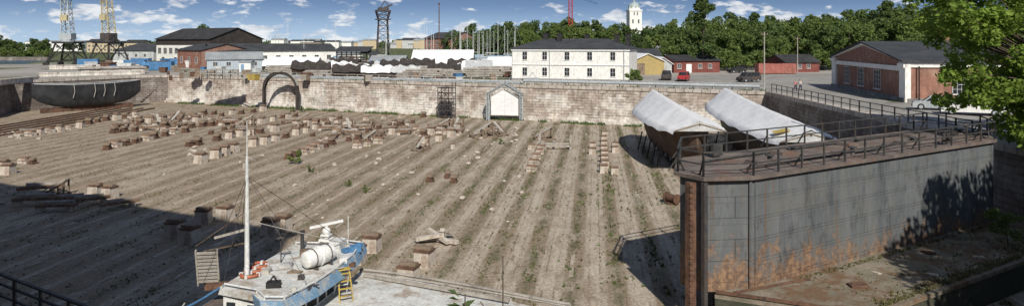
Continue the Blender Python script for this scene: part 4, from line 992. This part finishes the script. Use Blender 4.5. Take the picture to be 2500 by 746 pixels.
def covered(mat,lab):
    def f():
        r=root('covered_boat',lab,'boat',(0,0,0),0,'covered boats laid up on the quay')
        rings=[]
        for i in range(11):
            s=i/10; w=1.5*math.sin(math.pi*(s*.8+.15))**.7; zt=2.4+.3*math.sin(i*1.9); rings.append([(s*8-4,-w,1.4+U(-.1,.1)),(s*8-4,-w*.6,2.1+U(-.1,.1)),(s*8-4,0,zt+.5),(s*8-4,w*.6,2.1+U(-.1,.1)),(s*8-4,w,1.4+U(-.1,.1))])
        b=B(); b.loft(rings); P(r,'tarpaulin',b,mt[mat])
        rings=[]
        for i in range(9):
            s=i/8; w=1.3*math.sin(math.pi*(s*.8+.15))**.7; rings.append([(s*7.6-3.8,-w,1.6),(s*7.6-3.8,-w*.7,.7),(s*7.6-3.8,0,.4),(s*7.6-3.8,w*.7,.7),(s*7.6-3.8,w,1.6)])
        b=B(); b.loft(rings); P(r,'hull',b,mt['hullwood'],True)
        for x in(-2,0,2): P(r,'cradle',B().box(x-.15,x+.15,-1,1,0,.5),mt['timber'])
        return r
    return Proto(f)
TP=Proto(plankpile); CW=covered('tarp','boat on a cradle wrapped in white tarpaulin'); CG=covered('tarpgrey','boat on a cradle wrapped in grey tarpaulin'); CB=covered('blue','boat on a cradle wrapped in blue tarpaulin'); CD=covered('darkwood','dark wooden boat with black cover on a cradle')
SR=skip('fadedred','faded red shipping container beside the trees'); SB_=skip('blue','blue shipping container in the yard'); SW=skip('offwhite','white shipping container in the yard')
def at(pr,u,v,rz=0,s=1): x,y=G(u,v); return pr.put((x,y,QZ),rz,s)
for u,v,rz in((900,178,.2),(930,182,-.1),(860,175,.1),(960,188,.05),(1010,183,.3),(1105,182,.1),(1090,176,-.1),(1055,180,0),(1205,186,.2),(980,175,.4),(820,170,.1),(730,182,.1),(690,178,.2),(1230,176,.3),(880,165,.1),(945,168,.2),(1030,192,.1),(1120,190,-.1),(1040,172,.2),(780,190,-.2),(1180,190,.1),(840,184,0),(900,160,.2),(860,158,.1),(960,160,.4),(1070,188,.3),(1000,193,-.2),(890,188,.5)): at(TP,u,v,rz,U(.8,1.4))
for u,v in((905,190),(1150,183),(1165,177),(925,192),(680,175),(1100,168),(820,178)): at(CW,u,v,U(-.4,.4),U(.75,1))
for u,v in((1180,181),(1000,170),(870,188),(985,192),(650,170),(1215,178),(560,168),(540,170),(950,176),(1225,170)): at(CG,u,v,U(-.4,.4),U(.8,1.1))
for u,v in((840,168),(970,182),(1085,184),(915,172),(795,178),(1135,176),(1020,176),(760,186),(860,192)): at(CD,u,v,U(-.5,.5),U(.8,1.2))
for u,v in((455,162),(400,170),(930,172),(370,168)): at(CB,u,v,U(-.4,.4),U(.6,.85))
for u,v,rz in((755,178,.2),(590,168,.1),(770,182,1.2)): at(SW,u,v,rz,.9)
for u,v,rz in((395,172,.1),(330,166,.2),(345,160,0),(440,160,.4),(216,162,.3)): at(SB_,u,v,rz,.9)
for u,v,rz in((1878,180,0),(1908,180,.0)): at(SR,u,v,rz+.02,.95)
at(SW,300,163,.2,.8); at(SR,925,176,.3,.5)
R=root('open_timber_shed','dilapidated open timber shed stacked with planks','shed',(XU(822,205),205,QZ),-.05)
b=B()
for x in(0,3,6,9):
    for y in(0,5): b.beam((x,y,0),(x,y,4.6+y*.2),.25)
for z in(1.4,2.8,4.3): b.beam((-.2,0,z),(9.2,0,z),.2)
P(R,'post_frame',b,mt['darkwood']); b=B(); b.obox((4.5,2.5,5.35),(10.5,7,.2),(.2,0,0)); b.obox((9.5,2,4.2),(5,6,.2),(.15,.12,0)); P(R,'roof',b,mt['roofdark'])
b=B()
for k in range(22): b.obox((U(1,9),U(.4,4),.3+k*.14),(U(3,6),.5,.18),(0,0,U(-.2,.2)))
P(R,'stacked_planks',b,mt['timber'])
def drum():
    r=root('oil_drum','rusty oil drum standing on the quay','drum',(0,0,0),0,'oil drums on the quay'); b=B(); b.cyl((0,0,0),(0,0,.9),.3,.3,12); P(r,'drum_shell',b,mt['rust']); b=B(); b.cyl((0,0,.9),(0,0,.93),.31,.31,12); P(r,'rim',b,mt['iron']); return r
DR=Proto(drum)
def crate():
    r=root('wooden_crate','weathered wooden crate on the quay','crate',(0,0,0),0,'wooden crates on the quay'); b=B()
    for z in(.05,.4,.75): b.box(-.6,.6,-.5,.5,z,z+.3)
    P(r,'slats',b,mt['timbergrey'])
    for x in(-.62,.58): P(r,'batten',B().box(x,x+.06,-.53,.53,0,1.08),mt['timber'])
    return r
CR=Proto(crate)
def ccrate(mat,lab):
    def f():
        r=root('equipment_bin',lab,'bin',(0,0,0),0,'equipment bins on the quay'); b=B(); b.prism([(-.8,-.6),(.8,-.6),(.8,.6),(-.8,.6)],.1,1.1,0,[(-1,-.7),(1,-.7),(1,.7),(-1,.7)]); P(r,'bin_body',b,mt[mat]); b=B(); b.box(-1.05,1.05,-.75,.75,1.103,1.2); P(r,'lid',b,mt[mat]); return r
    return Proto(f)
BN=[ccrate('blue','blue steel equipment bin on the quay'),ccrate('offwhite','worn white equipment bin on the quay'),ccrate('yellow','yellow equipment bin on the quay'),ccrate('rust','rusty steel equipment bin on the quay')]
for i in range(90):
    u=U(410,1240); v=U(168,199); r=U(0,1)
    if 630<u<740 and v>180: continue
    if r<.25: at(DR,u,v,0,1)
    elif r<.55: at(CR,u,v,U(0,3),U(.8,1.4))
    else: at(BN[random.choice([0,1,1,3,3,3,2])],u,v,U(0,3),U(.6,1.1))
for i in range(30):
    u=U(200,480); v=U(158,178); at(random.choice([CR,BN[0],BN[1],BN[3],DR]),u,v,U(0,3),U(1,1.8))
# ------------------------------------------------------------------ vehicles
def vehicle(lab,cat,bodym,L,W,lower,cab,name='parked_car',wr=.33,wx=None,side=None):
    def f():
        r=root(name,lab,cat,(0,0,0),0)
        b=B(); b.prismy(lower,-W/2,W/2)
        zb=cab[0][1]; zt=max(z for _,z in cab); n=len(cab)
        def hw(z): return W/2*.97-(W/2*.16)*(z-zb)/(zt-zb)
        vs=[(x,-hw(z),z) for x,z in cab]+[(x,hw(z),z) for x,z in cab]
        b.add(vs,[tuple(range(n-1,-1,-1)),tuple(range(n,2*n))]+[(i,(i+1)%n,n+(i+1)%n,n+i) for i in range(n)])
        P(r,'body',b,mt[bodym])
        for poly in side:
            for sg in(-1,1):
                b=B(); b.add([(x,sg*(hw(z)+.012),z) for x,z in poly],[tuple(range(len(poly)))]); P(r,'window',b,mt['glass'])
        (x0,z0),(x1,z1)=cab[0],cab[1]; 
        b=B(); e=.012; b.add([(x0+(x1-x0)*.1-e,-hw(z0)*.9,z0+(z1-z0)*.1),(x0+(x1-x0)*.1-e,hw(z0)*.9,z0+(z1-z0)*.1),(x0+(x1-x0)*.9-e,hw(z1)*.9,z0+(z1-z0)*.9),(x0+(x1-x0)*.9-e,-hw(z1)*.9,z0+(z1-z0)*.9)],[(0,1,2,3)]); P(r,'windscreen',b,mt['glass'])
        for x in wx:
            for sg in(-1,1):
                w=P(r,'wheel',B().cyl((0,sg*(W/2-.2),0),(0,sg*(W/2+.01),0),wr,wr,16),mt['tyre'],loc=(x,0,wr)); P(w,'rim',B().cyl((0,sg*(W/2+.011),0),(0,sg*(W/2+.02),0),wr*.58,wr*.58,12),mt['cranegrey'])
        xf=min(x for x,_ in lower)
        for sg in(-1,1): P(r,'headlight',B().box(xf-.02,xf+.1,sg*W*.36-.14,sg*W*.36+.14,.62,.78),mt['glass'])
        P(r,'bumper',B().box(xf-.06,xf+.1,-W/2*.98,W/2*.98,.3,.5),mt['black'])
        return r
    return Proto(f)
VAN=vehicle('white panel van parked beside the quay railing','van','white',5.3,1.95,[(-2.6,.3),(2.65,.3),(2.65,1.1),(-1.6,1.1),(-2.5,.9)],[(-1.8,1.1),(-.95,1.85),(2.4,1.85),(2.62,1.1)],wx=(-1.7,1.7),side=[[(-1.45,1.15),(-.85,1.72),(-.3,1.72),(-.3,1.15)],[(-.15,1.15),(-.15,1.72),(1.0,1.72),(1.0,1.15)]],name='parked_van')
x,y=G(2372,280); VAN.put((x,y,QZ),-.45,1.05)
CARP=[(-2.1,.25),(2.1,.25),(2.15,.85),(-1.1,.9),(-2.1,.72)]
CABP=[(-1.2,.88),(-.5,1.42),(1.2,1.42),(2.0,.86)]
SD=[[(-.95,.93),(-.42,1.36),(.15,1.36),(.15,.93)],[(.22,.93),(.22,1.36),(1.1,1.36),(1.55,.93)]]
SIL=vehicle('silver estate car parked by the railing','car','cranegrey',4.3,1.75,CARP,CABP,wx=(-1.35,1.35),side=SD); x,y=G(2285,268); SIL.put((x,y,QZ),-.5,1.05)
VP=[(-2.3,.28),(2.3,.28),(2.3,1.15),(-1.5,1.15),(-2.25,.9)]; VC=[(-1.6,1.13),(-.9,1.9),(2.1,1.9),(2.25,1.13)]; VS_=[[(-1.3,1.2),(-.8,1.8),(-.1,1.8),(-.1,1.2)],[(0,1.2),(0,1.8),(1.9,1.8),(1.9,1.2)]]
RV=vehicle('red van parked on the yard','van','red',4.6,1.9,VP,VC,wx=(-1.5,1.5),side=VS_,name='parked_van'); x,y=G(1669,198); RV.put((x,y,QZ),1.2,.95)
DV=vehicle('dark grey van parked on the yard','van','iron',4.6,1.9,VP,VC,wx=(-1.5,1.5),side=VS_,name='parked_van'); x,y=G(1627,195); DV.put((x,y,QZ),1.3,.95)
DV.put((*G(1828,200),QZ),.4,.95,'dark van parked beside the utility pole')
BC=vehicle('black hatchback parked near the lawn','car','black',4.3,1.75,CARP,CABP,wx=(-1.35,1.35),side=SD); x,y=G(1798,178); BC.put((x,y,QZ),.3,1)
# ------------------------------------------------------------------ people
def skinmesh(name,verts,edges,radii,mat,parent,sub=1):
    me=bpy.data.meshes.new(name); me.from_pydata(verts,edges,[]); me.materials.append(mt[mat]); o=mk(name,me,parent)
    m=o.modifiers.new('skin','SKIN'); 
    ly=me.skin_vertices[0] if me.skin_vertices else None
    if ly is None:
        bm=bmesh.new(); bm.from_mesh(me); bm.verts.layers.skin.verify(); bm.to_mesh(me); bm.free(); ly=me.skin_vertices[0]
    for i,r in enumerate(radii): ly.data[i].radius=(r,r)
    ly.data[0].use_root=True
    s=o.modifiers.new('sub','SUBSURF'); s.levels=sub; s.render_levels=sub
    return o
def person(x,y,rz,lab,top,legs,sc=1):
    r=root('person',lab,'person',(x,y,QZ),rz)
    V=[(0,0,.95),(0,0,1.15),(0,0,1.4),(0,0,1.5),(0,-.02,1.64),(.19,0,1.4),(.25,-.03,1.12),(.26,-.14,.88),(-.19,0,1.4),(-.25,.03,1.12),(-.26,-.05,.86),(.1,0,.88),(.11,-.12,.48),(.11,-.1,.07),(.11,-.26,.04),(-.1,0,.88),(-.11,.08,.48),(-.11,.22,.1),(-.11,.08,.04),(0,-.01,1.72)]
    E=[(0,1),(1,2),(2,3),(3,4),(2,5),(5,6),(6,7),(2,8),(8,9),(9,10),(0,11),(11,12),(12,13),(13,14),(0,15),(15,16),(16,17),(17,18),(4,19)]
    Rr=[.13,.13,.14,.055,.1,.06,.042,.03,.06,.042,.03,.085,.058,.042,.04,.085,.058,.042,.04,.07]
    skinmesh('body',V,E,Rr,'skin',r)
    skinmesh('shirt',[V[i] for i in(0,1,2,5,6,8,9)],[(0,1),(1,2),(2,3),(3,4),(2,5),(5,6)],[.16,.16,.17,.08,.06,.08,.06],top,r)
    skinmesh('trousers',[V[i] for i in(0,11,12,13,15,16,17)],[(0,1),(1,2),(2,3),(0,4),(4,5),(5,6)],[.15,.1,.08,.06,.1,.08,.06],legs,r)
    b=B(); b.sphere((0,.03,1.71),.115,(1,1,1),10,6); P(r,'hair',b,mt['timber'],True); r.scale=(sc,sc,sc)
x,y=G(1942,222); person(x,y,.5,'person in a pink top walking on the quay road','cloth2','cloth1',.95)
x,y=G(1954,223); person(x,y,.6,'person in a light shirt walking on the quay road','cloth3','cloth1',1.02)
# ------------------------------------------------------------------ fishing boat in front
ang=-math.atan2(.182,.983); O=Vector((-6.1,22.4,0))
bm_=Matrix.Translation(O)@Matrix.Rotation(ang,4,'Z'); inv=bm_.inverted()
def BL(u,v,z):
    x,y=G(u,v,z); return inv@Vector((x,y,z))
R=root('fishing_boat','old blue and white fishing boat with tall mast','boat',O,ang)
def halfw(x):
    if x<0: return 2.75*(1-((-x)/4.9)**3.2*.75)
    return max(.12,2.85*(1-(x/8.15)**1.35))
rings=[]
xsb=[-4.2,-4,-3.5,-3,-2,-1,0,1,2,3,4,5,6,7,7.6,8]
for x in xsb:
    w=halfw(x); s=(x+4.7)/12.7; top=4.15+.35*s**2; kz=.9+1.6*s**6+(.8 if x<-4 else 0)
    rings.append([(x,-w,top),(x,-w*.97,top-1.2),(x,-w*.7,kz+.8),(x,0,kz),(x,w*.7,kz+.8),(x,w*.97,top-1.2),(x,w,top)])
b=B(); b.loft(rings,0,True,True); P(R,'hull',b,mt['offwhite'],True)
fr_=[r for r in rings if r[0][0]>=0]; af=[r for r in rings if r[0][0]<=0]
b=B(); b.prism([(r[0][0],r[0][1]*.95) for r in fr_]+[(r[0][0],r[6][1]*.95) for r in fr_[::-1]],4.0,4.52); P(R,'deck',b,mt['boatdeck'])
for k in(0,6):
    b=B(); b.path([(r[k][0],r[k][1],r[k][2]+.36) for r in fr_],.055)
    b.path([(r[k][0],r[k][1]*.93,r[k][2]+.3) for r in fr_],.035)
    for r_ in fr_: b.beam((r_[k][0],r_[k][1],r_[k][2]-.1),(r_[k][0],r_[k][1],r_[k][2]+.38),.06)
    P(R,'bulwark_rail',b,mt['timbergrey'])
P(R,'deck_rail',B().beam((.4,2.2,4.6),(6,.6,4.66),.1),mt['timbergrey'])
b=B(); b.prism([(-2.3,-2.15),(-.9,-2.35),(-.25,-1.7),(0,-.6),(0,.6),(-.25,1.7),(-.9,2.35),(-2.3,2.15)],3.6,5.3,0); P(R,'wheelhouse',b,mt['white'])
roofp=[(-2.45,-2.2),(-1.1,-2.5),(-.55,-3.0),(.05,-2.9),(.35,-1.5),(.42,0),(.35,1.5),(.05,2.9),(-.55,3.0),(-1.1,2.6),(-2.4,2.4)]
b=B(); b.prism(roofp,5.3,5.5); ro=P(R,'roof',b,mt['boatdeck'])
b=B(); vis=[(-1.12,-2.53),(-.57,-3.03),(.07,-2.93),(.38,-1.5),(.45,0),(.38,1.5),(.07,2.93),(-.57,3.03)]
for a_,c_ in zip(vis[:-1],vis[1:]):
    b.add([(*a_,5.53),(*c_,5.53),(c_[0]+.12,c_[1]*1.03,5.2),(a_[0]+.12,a_[1]*1.03,5.2),(a_[0]-.03,a_[1]*.98,5.53),(c_[0]-.03,c_[1]*.98,5.53),(c_[0]+.08,c_[1]*1.0,5.18),(a_[0]+.08,a_[1]*1.0,5.18)],[(0,1,2,3),(7,6,5,4),(0,4,5,1),(3,2,6,7),(0,3,7,4),(1,5,6,2)])
P(R,'blue_visor',b,mt['paleblue'])
wpz=[(-.9,-2.35),(-.25,-1.7),(0,-.6),(0,.6),(-.25,1.7),(-.9,2.35)]
for a_,c_ in zip(wpz[:-1],wpz[1:]):
    A=Vector(a_);C=Vector(c_); n_=(C-A); L=n_.length; k=2; nv=Vector((n_.y,-n_.x)).normalized()*.015
    for i in range(k):
        p=A.lerp(C,(i+.1)/k)+nv; q=A.lerp(C,(i+.9)/k)+nv
        bb=B(); bb.add([(p.x,p.y,4.6),(q.x,q.y,4.6),(q.x,q.y,5.12),(p.x,p.y,5.12)],[(0,1,2,3)]); P(R,'window',bb,mt['glass'])
for x in(-2.0,-1.25):
    yy=-2.15-.143*(x+2.3)-.03; bb=B(); bb.box(x-.14,x+.14,yy-.02,yy+.02,4.75,5.1); P(R,'window',bb,mt['glass'])
b=B(); b.path([(x*.95,y*.95,5.6) for x,y in roofp],.03)
for x,y in roofp: b.beam((x*.95,y*.95,5.48),(x*.95,y*.95,5.6),.04)
P(R,'roof_rail',b,mt['offwhite'])
p=BL(778,648,5.5); ax=Vector((.35,.93,0)).normalized(); c0=Vector((p.x,p.y,5.84)); b=B()
rr=[(-.6,.05),(-.6,.18),(-.55,.26),(-.3,.3),(-.04,.3),(-.04,.33),(.04,.33),(.04,.3),(.3,.3),(.55,.26),(.6,.18),(.6,.05)]
side_=Vector((-ax.y,ax.x,0)); b.loft([[tuple(c0+ax*t+side_*math.cos(2*math.pi*i/16)*r+Vector((0,0,1))*math.sin(2*math.pi*i/16)*r) for i in range(16)] for t,r in rr])
cn=P(R,'liferaft_canister',b,mt['white'],True)
for t in(-.32,.32): 
    b=B(); q=c0+ax*t; b.path([tuple(q+side_*math.cos(a)*.315+Vector((0,0,1))*math.sin(a)*.315) for a in np.linspace(0,2*math.pi,17)],.018)
    b.beam(q+side_*.32+Vector((0,0,-.32)),q-side_*.32+Vector((0,0,-.32)),.06); P(cn,'strap',b,mt['iron'])
p=BL(797,600,5.5); b=B(); b.cyl((p.x,p.y,5.5),(p.x,p.y,6.0),.13,.08,10); b.sphere((p.x,p.y,6.05),.16,(1,1,.9)); b.cyl((p.x,p.y,6.1),(p.x,p.y,6.25),.06); b.obox((p.x,p.y,5.75),(.42,.42,.08)); b.obox((p.x,p.y,5.92),(.32,.32,.06)); P(R,'radar_pedestal',b,mt['white'],True)
b=B(); b.obox((p.x,p.y,6.3),(1.2,.09,.08),(0,-.12,.6)); P(R,'radar_scanner',b,mt['white'])
p=BL(868,612,5.5); b=B(); b.obox((p.x,p.y,5.6),(.4,.3,.2),(0,0,.4)); b.obox((p.x-.25,p.y-.2,5.58),(.3,.25,.12),(0,0,1)); b.sphere((p.x+.05,p.y+.15,5.66),.16,(1,1,.6)); P(R,'folded_blue_tarp',b,mt['blue'])
p=BL(825,605,5.5); b=B(); b.box(p.x-.2,p.x+.2,p.y-.3,p.y+.3,5.5,5.8); P(R,'vent_box',b,mt['offwhite'])
for u_,v_,dx_,dy_,dz_,m_ in((745,625,.35,.25,.22,'timber'),(700,650,.3,.4,.1,'tarpgrey'),(840,640,.25,.25,.16,'offwhite'),(760,700,.5,.06,.05,'iron'),(650,665,.35,.25,.12,'rope'),(735,680,.2,.2,.1,'iron'),(820,660,.6,.05,.06,'timbergrey'),(860,650,.2,.15,.1,'rust'),(720,665,.15,.5,.04,'timber')):
    p=BL(u_,v_,5.5); b=B(); b.obox((p.x,p.y,5.5+dz_/2),(dx_,dy_,dz_),(0,0,U(0,2))); b.obox((p.x+.03,p.y,5.5+dz_+.02),(dx_*.8,dy_*.8,.035),(0,0,U(0,2))); P(R,'roof_box',b,mt[m_])
for k in range(4):
    p=BL(690+k*35,690-k*22,5.5); q=BL(640+k*60,660-k*8,5.5); P(R,'loose_line',B().path([(p.x,p.y,5.52),((p.x+q.x)/2+.15,(p.y+q.y)/2,5.53),(q.x,q.y,5.52)],.014),mt['rope'])
p=BL(738,610,5.5); b=B(); b.cyl((p.x,p.y,5.4),(p.x,p.y,6.1),.07,.07,8); b.cyl((p.x,p.y,6.1),(p.x,p.y,6.2),.1,.1,8); P(R,'exhaust_pipe',b,mt['iron'])
p=BL(668,700,5.5); b=B(); b.obox((p.x,p.y,5.6),(.4,.26,.16),(0,0,.3)); b.beam((p.x-.25,p.y,5.5),(p.x,p.y,5.85),.04); b.beam((p.x+.25,p.y,5.5),(p.x,p.y,5.85),.04); P(R,'searchlight',b,mt['black'])
p=BL(718,715,5.5); b=B(); b.cyl((p.x,p.y,5.5),(p.x,p.y,5.58),.1,.08,8); b.sphere((p.x,p.y,5.6),.1); P(R,'horn_dome',b,mt['rope'],True)
p=BL(686,640,5.5); b=B(); b.cyl((p.x,p.y,5.5),(p.x,p.y,6.3),.02); 
for k in range(7): b.path([(p.x+.16*math.cos(a+k),p.y+.16*math.sin(a+k),6.25+.03*k) for a in np.linspace(0,2,4)],.014)
P(R,'coiled_antenna',b,mt['iron'])
p=BL(850,600,5.5); b=B(); b.cyl((p.x,p.y,5.5),(p.x,p.y,6.6),.012); P(R,'whip_antenna',b,mt['white'])
mp=BL(603,676,5.5); mx,my=mp.x,mp.y
b=B(); b.cyl((mx,my,3.8),(mx,my,7.6),.085,.07,10); b.cyl((mx,my,7.6),(mx,my,9.3),.065,.045,8); b.cyl((mx,my,9.3),(mx,my,10.45),.022,.01,6); mast=P(R,'mast',b,mt['offwhite'],True)
for z,w in((10.2,.22),(9.9,.12),(9.3,.22),(8.9,.12),(7.9,.12)): P(mast,'crosstree',B().beam((mx-w,my-w*.3,z),(mx+w,my+w*.3,z),.02),mt['timbergrey'])
P(mast,'gaff',B().beam((mx-.45,my,9.4),(mx+.3,my,9.2),.02),mt['timbergrey']); P(mast,'mast_lamp',B().cyl((mx-.1,my,8.95),(mx-.1,my,9.1),.045),mt['timbergrey']); P(mast,'boom_bracket',B().beam((mx-.08,my,7.0),(mx-1.0,my-.2,6.75),.07),mt['timbergrey'])
for q in((.2,-1.6,5.5),(.0,2.3,5.5),(-2.3,-2.2,5.5),(-2.3,2.3,5.5),(-4.0,-1.2,4.4),(-4.0,1.2,4.4)): P(R,'rigging_wire',B().cyl((mx,my,8.7),q,.009,.009,4),mt['iron'])
P(R,'rigging_wire',B().cyl((mx,my,7.3),(.0,2.3,5.6),.015,.015,4),mt['rope'])
q=BL(478,600,5.9); b=B(); b.beam((mx,my,6.6),(q.x,q.y+.4,5.6),.05); b.beam((q.x,q.y,5.9),(mx,my,7.6),.02); P(R,'derrick_boom',b,mt['timber'])
b=B(); 
for k in range(9): b.box(-.32,.32,-.03,.03,k*.13,k*.13+.07)
for x in(-.36,.31): b.box(x,x+.05,-.05,.05,-.1,1.2)
pr=BL(510,680,5.0); rk=P(R,'slatted_rack',b,mt['timbergrey'],loc=(pr.x,pr.y,4.9),rz=.35); rk.rotation_euler[0]=.25
b=B(); b.obox((pr.x+.3,pr.y,4.8),(.7,.4,.15),(0,0,.4)); b.obox((pr.x+.3,pr.y+.3,4.75),(1.2,.12,.1),(0,0,.1)); P(R,'brown_locker',b,mt['rust'])
b=B(); b.prism([(r[0][0],r[0][1]*.93) for r in af]+[(r[0][0],r[6][1]*.93) for r in af[::-1]],3.5,4.18); P(R,'aft_deck',b,mt['rustdeck'])
def torus(b,c,R1,r,n=20,k=8):
    rg=[]
    for i in range(n+1):
        a=2*math.pi*i/n; rg.append([(c[0]+(R1+r*math.cos(2*math.pi*j/k))*math.cos(a),c[1]+(R1+r*math.cos(2*math.pi*j/k))*math.sin(a),c[2]+r*math.sin(2*math.pi*j/k)) for j in range(k)])
    return b.loft(rg,0,True,False)
for i,(u,v,z) in enumerate(((610,668,5.58),(622,656,5.6),(632,646,5.66))):
    x,y=G(u,v,z); L_=root('lifebuoy','faded orange lifebuoy lying on the wheelhouse roof','lifebuoy',(x,y,z),0,'lifebuoys on the roof'); P(L_,'ring',torus(B(),(0,0,0),.27,.05),mt['orange'],True)
    for a in(0.,1.57,3.14,4.71): b=B(); b.obox((.27*math.cos(a),.27*math.sin(a),0),(.12,.08,.11),(0,0,a)); P(L_,'band',b,mt['offwhite'])
x,y=G(850,722,4.52); R2=root('step_ladder','yellow and grey step ladder standing on the boat deck','ladder',(x-.1,y-.2,4.52),.5)
b=B()
for sx in(-.22,.22): b.beam((sx,-.35,0),(sx*.8,0,.95),.035)
for k in range(4): b.box(-.22,.22,-.3+k*.08,-.2+k*.08,.15+k*.22,.17+k*.22)
P(R2,'front_leg',b,mt['yellow']); b=B()
for sx in(-.22,.22): b.beam((sx,.45,0),(sx*.8,0,.95),.035)
b.beam((-.2,.3,.35),(.2,.3,.35),.03); P(R2,'rear_leg',b,mt['offwhite']); b=B(); b.box(-.2,.2,-.1,.12,.95,.99); P(R2,'top_step',b,mt['yellow'])
b=B(); p0=Vector((-9.6,16.3,6.3)); p1=bm_@Vector((-2.4,-2.2,5.5))
b.path([tuple(p0.lerp(p1,t)-Vector((0,0,.3*math.sin(math.pi*t)))) for t in np.linspace(0,1,12)],.035); thing('blue_mooring_rope',b,mt['blue'],'blue mooring strap from the quay to the boat','rope')
b=B(); p0=Vector((-9.2,16.0,6.2)); p1=bm_@Vector((-3.5,-2.3,5.0))
b.path([tuple(p0.lerp(p1,t)-Vector((0,0,.5*math.sin(math.pi*t)))) for t in np.linspace(0,1,12)],.025); thing('white_mooring_rope',b,mt['rope'],'pale mooring rope from the quay to the boat','rope')
R=root('quay_fence','dark metal quay fence with pale top rail','fence',(0,0,0))
P(R,'fence_frame',railing([(-20,22.0,QZ),(-13.9,18.2,QZ),(-9.3,15.4,QZ),(-4,15.0,QZ)],1.15,1.2,.05,(.3,.6,.9,1.15),False),mt['rail'])
def sprig(x,y,z,h,n,s,lab,name='broadleaf_shrub'):
    r=root(name,lab,'plant',(x,y,z)); b=B(); b.cyl((0,0,0),(.05,0,h),.012,.006,5); P(r,'stem',b,mt['bark'])
    vs=[];fs=[]
    for i in range(n):
        a=U(0,6.28); zz=h*U(.75,1.0); ln=s*U(.8,1.3); dx,dy=math.cos(a),math.sin(a); o=len(vs)
        vs+=[(0,0,zz),(dx*ln*.5-dy*ln*.22,dy*ln*.5+dx*ln*.22,zz+ln*.35),(dx*ln,dy*ln,zz+ln*.35),(dx*ln*.5+dy*ln*.22,dy*ln*.5-dx*ln*.22,zz+ln*.35)]; fs.append((o,o+1,o+2,o+3))
    me=bpy.data.meshes.new('leaves'); me.from_pydata(vs,[],fs); me.materials.append(mt['leafB']); mk('leaves',me,r)
for u,h in((1050,1.95),(1075,1.9),(1122,2.1),(1132,2.0)):
    sprig(XU(u,6.0),6.0,8.6,h,12,.12,'dark glossy shrub shoot at the edge of the bank')
b=B(); b.cyl((0,0,0),(.0,0,2.9),.018,.008,5); b.cyl((0,0,1.9),(-.3,0,2.3),.01,.006,4); b.cyl((0,0,1.6),(.5,0,1.75),.01,.006,4)
thing('bare_branch',b,mt['bark'],'thin bare twig rising from the bank','branch',(XU(1228,9),9,7.2))
# ------------------------------------------------------------------ world, sun, camera
EL=math.radians(39); az=Vector((.17,-.985)).normalized()
w=bpy.data.worlds.new('World'); SC.world=w; w.use_nodes=True; nt=w.node_tree; bg=nt.nodes['Background']
tc=nn(nt,'ShaderNodeTexCoord').outputs['Generated']; sp=nn(nt,'ShaderNodeSeparateXYZ'); nt.links.new(tc,sp.inputs[0])
cb=nn(nt,'ShaderNodeCombineXYZ'); nt.links.new(sp.outputs[0],cb.inputs[0]); nt.links.new(sp.outputs[1],cb.inputs[1])
nt.links.new(M(nt,'ADD',M(nt,'MULTIPLY',M(nt,'MAXIMUM',sp.outputs[2],0.),4.5),.13),cb.inputs[2])
nv=nn(nt,'ShaderNodeVectorMath',operation='NORMALIZE'); nt.links.new(cb.outputs[0],nv.inputs[0])
sky=nn(nt,'ShaderNodeTexSky',sky_type='NISHITA'); sky.sun_disc=False; sky.sun_elevation=EL; sky.sun_rotation=math.atan2(az.x,az.y); sky.air_density=1.0; sky.dust_density=.4; sky.ozone_density=2.
nt.links.new(nv.outputs[0],sky.inputs[0])
haze=MIX(nt,MR(nt,sp.outputs[2],.0,.06,.55,.0),sky.outputs[0],(5.2,6.4,7.8))
cv=SCALE(nt,tc,(1,1,3.0)); n1=NOISE(nt,cv,21,7,.58); n2=NOISE(nt,SCALE(nt,tc,(1,1,2.2)),4.2,4,.5)
msk=M(nt,'ADD',n1,M(nt,'MULTIPLY',M(nt,'SUBTRACT',n2,.5),.5))
band=MR(nt,sp.outputs[2],.035,.075,0,.07); lowb=MR(nt,sp.outputs[2],.0,.025,.05,0)
cm_=MR(nt,M(nt,'ADD',M(nt,'SUBTRACT',msk,band),lowb),.49,.6)
n3=NOISE(nt,SCALE(nt,tc,(1,1,3.2)),34,5,.6)
ccol=MIX(nt,MR(nt,n3,.35,.6),(6.0,6.4,7.0),(9.2,9.3,9.4))
col=MIX(nt,M(nt,'MULTIPLY',cm_,.85),haze,ccol)
nt.links.new(col,bg.inputs[0]); bg.inputs[1].default_value=.1
sun=bpy.data.lights.new('sun','SUN'); sun.energy=4.8; sun.angle=math.radians(.5); sun.color=(1,.945,.85); so=bpy.data.objects.new('sun',sun); COL.objects.link(so)
dvec=Vector((-az.x*math.cos(EL),-az.y*math.cos(EL),-math.sin(EL))); so.rotation_euler=dvec.to_track_quat('-Z','Y').to_euler(); so.location=(0,-50,80)
cam=bpy.data.cameras.new('camera'); co=bpy.data.objects.new('camera',cam); COL.objects.link(co); co.location=(0,0,H); co.rotation_euler=(math.radians(90),0,0)
cam.sensor_width=36; cam.sensor_fit='HORIZONTAL'; cam.lens=F/2500*36; cam.shift_y=-(373-HV)/2500; cam.clip_end=9000; cam.clip_start=.1
SC.camera=co
SC.view_settings.view_transform='Standard'; SC.view_settings.look='None'; SC.view_settings.exposure=0
